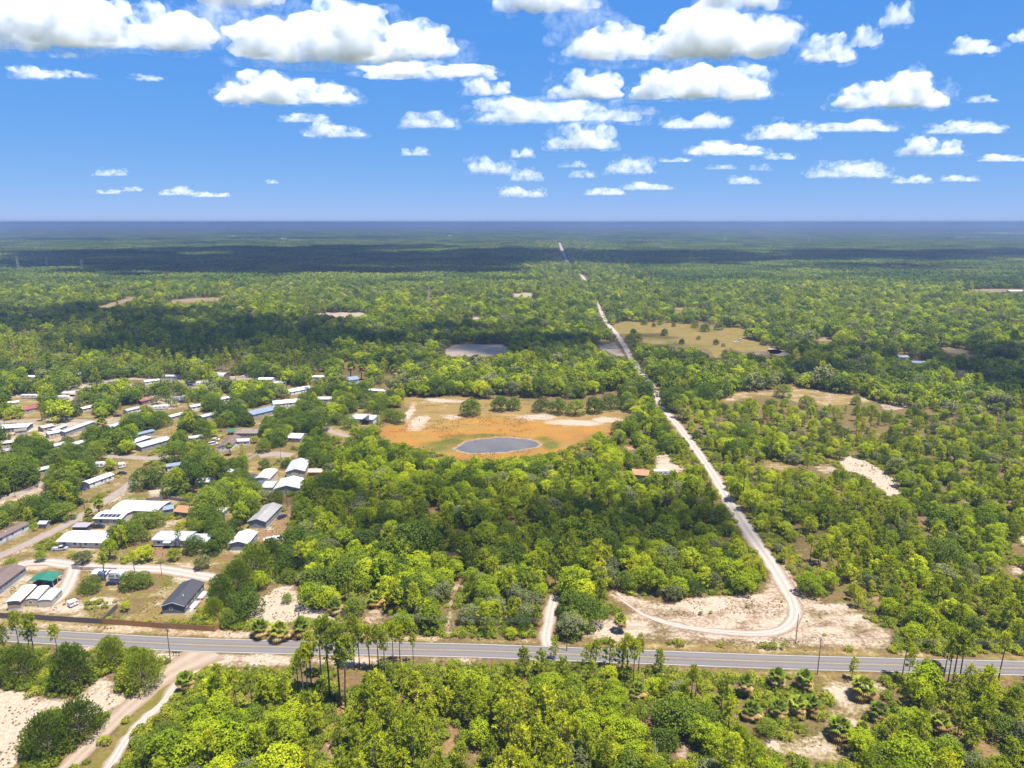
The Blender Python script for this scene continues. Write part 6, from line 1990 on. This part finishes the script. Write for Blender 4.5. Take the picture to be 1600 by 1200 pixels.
for u_, vb, w_, k_, lab in CED:
    g = ground(u_, vb)
    # the foot of the crown shows at this pixel: the trunk stands half a crown behind
    g = (g[0], g[1] + w_ * 0.35)
    plant_tree('cedar', k_, g, w_ / 9.0, float(rp.uniform(0, TAU)), lab, 'cedar tree')

for u_, vb, k_, s_, lab in PALM_SPOTS:
    g = ground(u_, vb)
    plant_palm(k_, g, s_ * 1.3, float(rp.uniform(0, TAU)), lab)

for i, (k_, u_, vb, w_, lab) in enumerate(FIELD):
    g = ground(u_, vb)
    s_ = w_ / KH[k_][0]
    back = 0.0 if k_ == 'pine' else w_ * 0.32
    plant_tree(k_, i, (g[0], g[1] + back), s_, float(rp.uniform(0, TAU)), lab, 'pine tree' if k_ == 'pine' else 'oak tree')

for i, (u_, vb, h_, lab) in enumerate(SNAG_SPOTS):
    g = ground(u_, vb)
    o = link('dead_tree', SNAGS[i % 3])
    o.location = (g[0], g[1], 0)
    o.rotation_euler = (0, 0, float(rp.uniform(0, TAU)))
    o.scale = (h_ / 7.0,) * 3
    tag(o, lab, 'dead tree')

# ------------------------------------------------------------------ fair-weather clouds: lumps of white vapour with flat bases, all at one height
CLOUD_BASE = 1250.0


def cloud_shape(seed, n_lump, flat=0.35, ragged=0.16):
    r = np.random.default_rng(seed)
    bm = bmesh.new()
    for i in range(n_lump):
        cx = r.uniform(-0.78, 0.78)
        cy = r.uniform(-0.4, 0.4)
        e = math.sqrt(max(0.05, 1 - cx * cx))
        rr = r.uniform(0.13, 0.30) * (0.5 + 0.6 * e)
        cz = r.uniform(0.0, 0.62) * e * r.uniform(0.4, 1.0)
        bmesh.ops.create_icosphere(bm, subdivisions=2, radius=rr, matrix=Matrix.Translation((cx, cy, cz + 0.08)) @ Matrix.Diagonal((1.25, 1.0, 0.9, 1)))
    for cx in np.linspace(-0.72, 0.72, 6):
        bmesh.ops.create_icosphere(bm, subdivisions=2, radius=0.2, matrix=Matrix.Translation((cx, r.uniform(-0.15, 0.15), 0.1)) @ Matrix.Diagonal((1.2, 1.4, 0.8, 1)))
    me = bpy.data.meshes.new('cloud_lumps')
    bm.to_mesh(me)
    bm.free()
    o = bpy.data.objects.new('cloud_lumps', me)
    scene.collection.objects.link(o)
    def remesh(vx):
        md = o.modifiers.new('r', 'REMESH')
        md.mode = 'VOXEL'
        md.voxel_size = vx

    remesh(0.028)
    for k, (sc_, st_, dep) in enumerate(((0.34, 0.34, 1), (0.13, 0.17, 2), (0.05, 0.06, 2))):
        tx = bpy.data.textures.new('puff%d_%d' % (seed, k), 'CLOUDS')
        tx.noise_scale = sc_
        tx.noise_depth = dep
        d = o.modifiers.new('d%d' % k, 'DISPLACE')
        d.texture = tx
        d.strength = st_ * ragged / 0.16
        d.mid_level = 0.5
        d.texture_coords = 'LOCAL'
        remesh(0.024 if k == 0 else 0.017)
    dg = bpy.context.evaluated_depsgraph_get()
    out = bpy.data.meshes.new_from_object(o.evaluated_get(dg))
    bpy.data.objects.remove(o)
    co = np.empty(len(out.vertices) * 3, np.float32)
    out.vertices.foreach_get('co', co)
    co = co.reshape(-1, 3)
    low = co[:, 2] < 0.02
    co[low, 2] = 0.02 + (co[low, 2] - 0.02) * 0.12
    co[:, 0] -= (co[:, 0].max() + co[:, 0].min()) / 2
    co[:, 1] -= (co[:, 1].max() + co[:, 1].min()) / 2
    co[:, 2] -= co[:, 2].min()
    co /= np.array([co[:, 0].max(), co[:, 1].max(), co[:, 2].max()])
    out.vertices.foreach_set('co', co.ravel())
    out.name = 'cloud'
    out.update()
    return out


def cloud_mat(name, density, size=0.0055, lo=0.38, hi=0.64):
    m, nt, out = new_mat(name)
    pos = nt.nodes.new('ShaderNodeNewGeometry').outputs['Position']
    n1 = math_n(nt, 'ADD', math_n(nt, 'MULTIPLY', noise(nt, pos, size, 4, 0.6), 0.62), math_n(nt, 'MULTIPLY', noise(nt, pos, size * 3.7, 5, 0.65), 0.38))
    dn = node(nt, 'ShaderNodeMapRange', interpolation_type='SMOOTHSTEP', ins={0: n1, 1: lo, 2: hi, 3: 0.0, 4: density}).outputs[0]
    vol = node(nt, 'ShaderNodeVolumePrincipled', ins={'Color': (0.975, 0.985, 0.995, 1), 'Density': dn, 'Anisotropy': 0.0})
    nt.links.new(vol.outputs[0], out.inputs['Volume'])
    return m


thick_vapour, thin_vapour, faint_vapour = cloud_mat('thick cloud vapour', 0.026), cloud_mat('thin cloud vapour', 0.013), cloud_mat('faint cloud vapour', 0.0065)
veil_vapour = cloud_mat('cloud veil', 0.005, 0.008, 0.46, 0.72)
small_vapour = cloud_mat('small cloud vapour', 0.055, 0.010)
overhead_vapour = cloud_mat('deep cloud vapour', 0.05, 0.003)
CLOUDS = [cloud_shape(700 + i, n_) for i, n_ in enumerate((16, 20, 14, 24, 18, 12))]


for me_ in CLOUDS:
    me_.materials.append(thick_vapour)


def cloud(name_i, x, y, w, d, h, mat, label, rz=0.0, base=CLOUD_BASE, group=None):
    me = CLOUDS[name_i % len(CLOUDS)]
    o = link('cloud', me)
    o.location = (x, y, base)
    o.rotation_euler = (0, 0, rz)
    o.scale = (w / 2, d / 2, h)
    while len(o.material_slots) < 1:
        me.materials.append(mat)
    o.material_slots[0].link = 'OBJECT'
    o.material_slots[0].material = mat
    return tag(o, label, 'cloud', group or 'fair-weather clouds')


SKY_CLOUDS = [  # left, right, top, base in the photograph; label
    (-60, 350, -40, 88, 'big white cloud filling the upper left corner of the sky'), (362, 718, -4, 105, 'big billowing white cloud with grey base left of the middle at the top'), (340, 562, 107, 167, 'long lumpy cloud just under the big one left of the middle'), (560, 777, 92, 127, 'long flat white cloud under the right end of the big left cloud'),
    (720, 798, 118, 152, 'small cloud touching the right end of the long flat cloud'), (740, 1002, 150, 194, 'long low cloud in the middle of the sky'), (855, 976, 107, 158, 'cloud with ragged top above the long low middle cloud'), (880, 1245, -2, 102, 'biggest white cloud right of the middle at the top'),
    (985, 1203, 90, 160, 'heaped white cloud below the biggest cloud'), (1302, 1480, 105, 173, 'peaked heap cloud standing alone on the right'), (1252, 1335, 48, 102, 'torn wispy cloud right of the biggest cloud'), (1375, 1425, 0, 46, 'small upright cloud scrap at the top right'), (1330, 1376, 36, 78, 'thin torn scrap between the wispy cloud and the upright scrap'),
    (1482, 1560, 56, 88, 'small ragged cloud near the upper right corner'), (1580, 1640, 40, 70, 'cloud cut by the right edge near the top'), (1508, 1556, 147, 162, 'small flat cloud right of the peaked heap cloud'), (475, 574, 188, 216, 'low oval cloud under the long lumpy cloud'), (438, 515, 175, 192, 'thin flat cloud above the low oval cloud'),
    (627, 716, 171, 202, 'two-humped little cloud left of the long low middle cloud'), (628, 670, 228, 244, 'tiny cloud under the two-humped cloud'), (855, 965, 190, 235, 'rounded cloud under the long low middle cloud'), (1035, 1146, 175, 203, 'flat cloud under the heaped cloud'), (1166, 1277, 186, 220, 'domed cloud left under the peaked heap cloud'), (1262, 1400, 184, 208, 'long flat cloud right of the domed cloud'),
    (1075, 1200, 218, 244, 'low heap cloud under the domed cloud'), (1450, 1570, 186, 210, 'long thin cloud near the right edge at mid height'), (1405, 1505, 210, 244, 'layered cloud beneath the long thin right cloud'), (1530, 1610, 240, 253, 'thin cloud cut by the right edge above the horizon'), (730, 803, 242, 272, 'small heap cloud low in the middle'), (797, 850, 262, 283, 'small cloud right below the low middle heap'),
    (945, 1021, 243, 272, 'small domed cloud low right of the middle'), (872, 917, 250, 262, 'tiny flat cloud left of the small domed one'), (888, 930, 265, 278, 'tiny cloud just below the tiny flat one'), (798, 835, 230, 247, 'little puff above the low middle heap'), (1265, 1390, 250, 278, 'long low cloud on the right above the horizon'), (1395, 1455, 272, 287, 'small cloud right of the long low right cloud'),
    (1470, 1530, 272, 284, 'faint small cloud low near the right edge'), (1137, 1188, 274, 288, 'small low cloud below the low heap cloud'), (975, 1050, 283, 297, 'flat cloud low under the small domed cloud'), (915, 975, 292, 305, 'faint flat cloud just above the horizon right of the middle'), (18, 105, 100, 126, 'small cloud on the left under the corner cloud'), (112, 145, 110, 124, 'tiny puff right of the small left cloud'),
    (210, 250, 117, 129, 'tiny flat puff alone on the left'), (75, 122, 78, 94, 'scrap hanging under the upper left corner cloud'), (147, 198, 262, 275, 'little cloud low on the left'), (250, 303, 290, 305, 'low puffy cloud above the horizon on the left'), (193, 224, 291, 299, 'tiny cloud left of the low puffy left cloud'), (152, 190, 295, 303, 'faint streak cloud low on the far left'),
    (300, 358, 299, 308, 'thin streak right of the low puffy left cloud'), (415, 435, 280, 287, 'lone tiny puff low left of the middle'), (780, 850, 290, 308, 'faint low cloud under the small middle clouds'), (310, 450, -60, 18, 'cloud cut by the top edge left of the big left cloud'), (770, 940, -60, 26, 'grey-based cloud cut by the top edge in the middle'), (1090, 1220, -60, 20, 'cloud behind the biggest cloud cut by the top edge'),
    (1195, 1245, 238, 250, 'tiny flat cloud right of the low heap cloud'), (1170, 1205, 255, 267, 'tiny puff under the low heap cloud'), (1105, 1150, 256, 265, 'faint tiny cloud left of the tiny puff'), (1030, 1080, 245, 254, 'faint flat cloud right of the small domed low cloud')]
rng = np.random.default_rng(3)
for i, (u0, u1, vt, vb, lab) in enumerate(SKY_CLOUDS):
    el = math.atan((600 - vb) / FOC) - PITCH
    far = (CLOUD_BASE - CAM_H) / math.tan(el)
    mid_u = (u0 + u1) / 2
    w_guess = (u1 - u0) / FOC * far
    d = min(max(w_guess * 0.3, 200), 480)
    yc = far - d * 0.5
    depth = yc * CP + (CLOUD_BASE - CAM_H) * -SP
    x0 = (mid_u - 800) / FOC * depth
    w = (u1 - u0) / FOC * depth
    e2 = math.atan((600 - vt) / FOC) - PITCH
    h = max((yc - d * 0.15) * math.tan(e2) - (CLOUD_BASE - CAM_H), 40)
    mt = thick_vapour if vb < 178 else (thin_vapour if vb < 262 else faint_vapour)
    if (u1 - u0) < 60 and vb < 178:
        mt = thin_vapour
    o = cloud(i * 5 + i // 6, x0, yc, w * 1.02, d, h * 1.02, mt, lab, math.pi if i % 2 else 0.0)
    ve = link('veil', CLOUDS[(i * 5 + i // 6 + 2) % len(CLOUDS)], o)        # torn thin vapour round the cloud
    ve.location = (0.0, 0.0, -0.10)
    ve.scale = (1.18, 1.25, 1.2)
    ve.material_slots[0].link = 'OBJECT'
    ve.material_slots[0].material = veil_vapour

# the clouds overhead and behind the frame whose shadows lie on the woods
SHADE = [(-900, 2450, 2300, 1500), (250, 2750, 1700, 1500), (-1300, 3300, 2300, 900), (480, 2330, 560, 560), (1000, 2020, 620, 340), (1700, 2900, 1900, 1000), (-640, 960, 560, 320), (-240, 800, 620, 330), (-40, 700, 520, 170), (-330, 690, 300, 130), (330, 650, 520, 190), (440, 520, 260, 190), (-40, 300, 210, 90), (90, 292, 150, 70)]
SHADE_ON = ['the far woods left of the middle', 'the far woods behind the sand track', 'the farthest woods on the left', 'the woods right of the far track', 'the small dark patch right of the far track', 'the far woods on the right', 'the woods behind the settlement', 'the woods above the bare field', 'the bare field and its trees', 'the trees at the top of the settlement', 'the trees right of the meadow', 'the trees at the right edge', 'the middle of the near wood', 'the near wood beside the sand track']
for i, (cx, cy_, w, d) in enumerate(SHADE):
    off = (CLOUD_BASE + 60) / math.tan(SUN_EL)
    cloud(i * 3 + 1, cx + math.sin(SUN_AZ) * off, cy_ + math.cos(SUN_AZ) * off, w, d, max(60, min(w, d) * 0.4), overhead_vapour if min(w, d) > 500 else small_vapour, 'cloud overhead casting its shadow on ' + SHADE_ON[i], 0.35 * (i % 3 - 1), group='clouds overhead')

# ------------------------------------------------------------------ the air: far things fade to blue
hz = MB().box(-70000, 70000, -5000, 110000, -1.0, CAM_H + 6)
m, nt, out = new_mat('haze')
vol = node(nt, 'ShaderNodeVolumePrincipled', ins={'Color': (0.21, 0.30, 0.52, 1), 'Density': 0.00016, 'Anisotropy': 0.1})
nt.links.new(vol.outputs[0], out.inputs['Volume'])
tag(hz.build('haze', m), 'thin blue haze over the whole plain', 'haze', None, 'stuff')
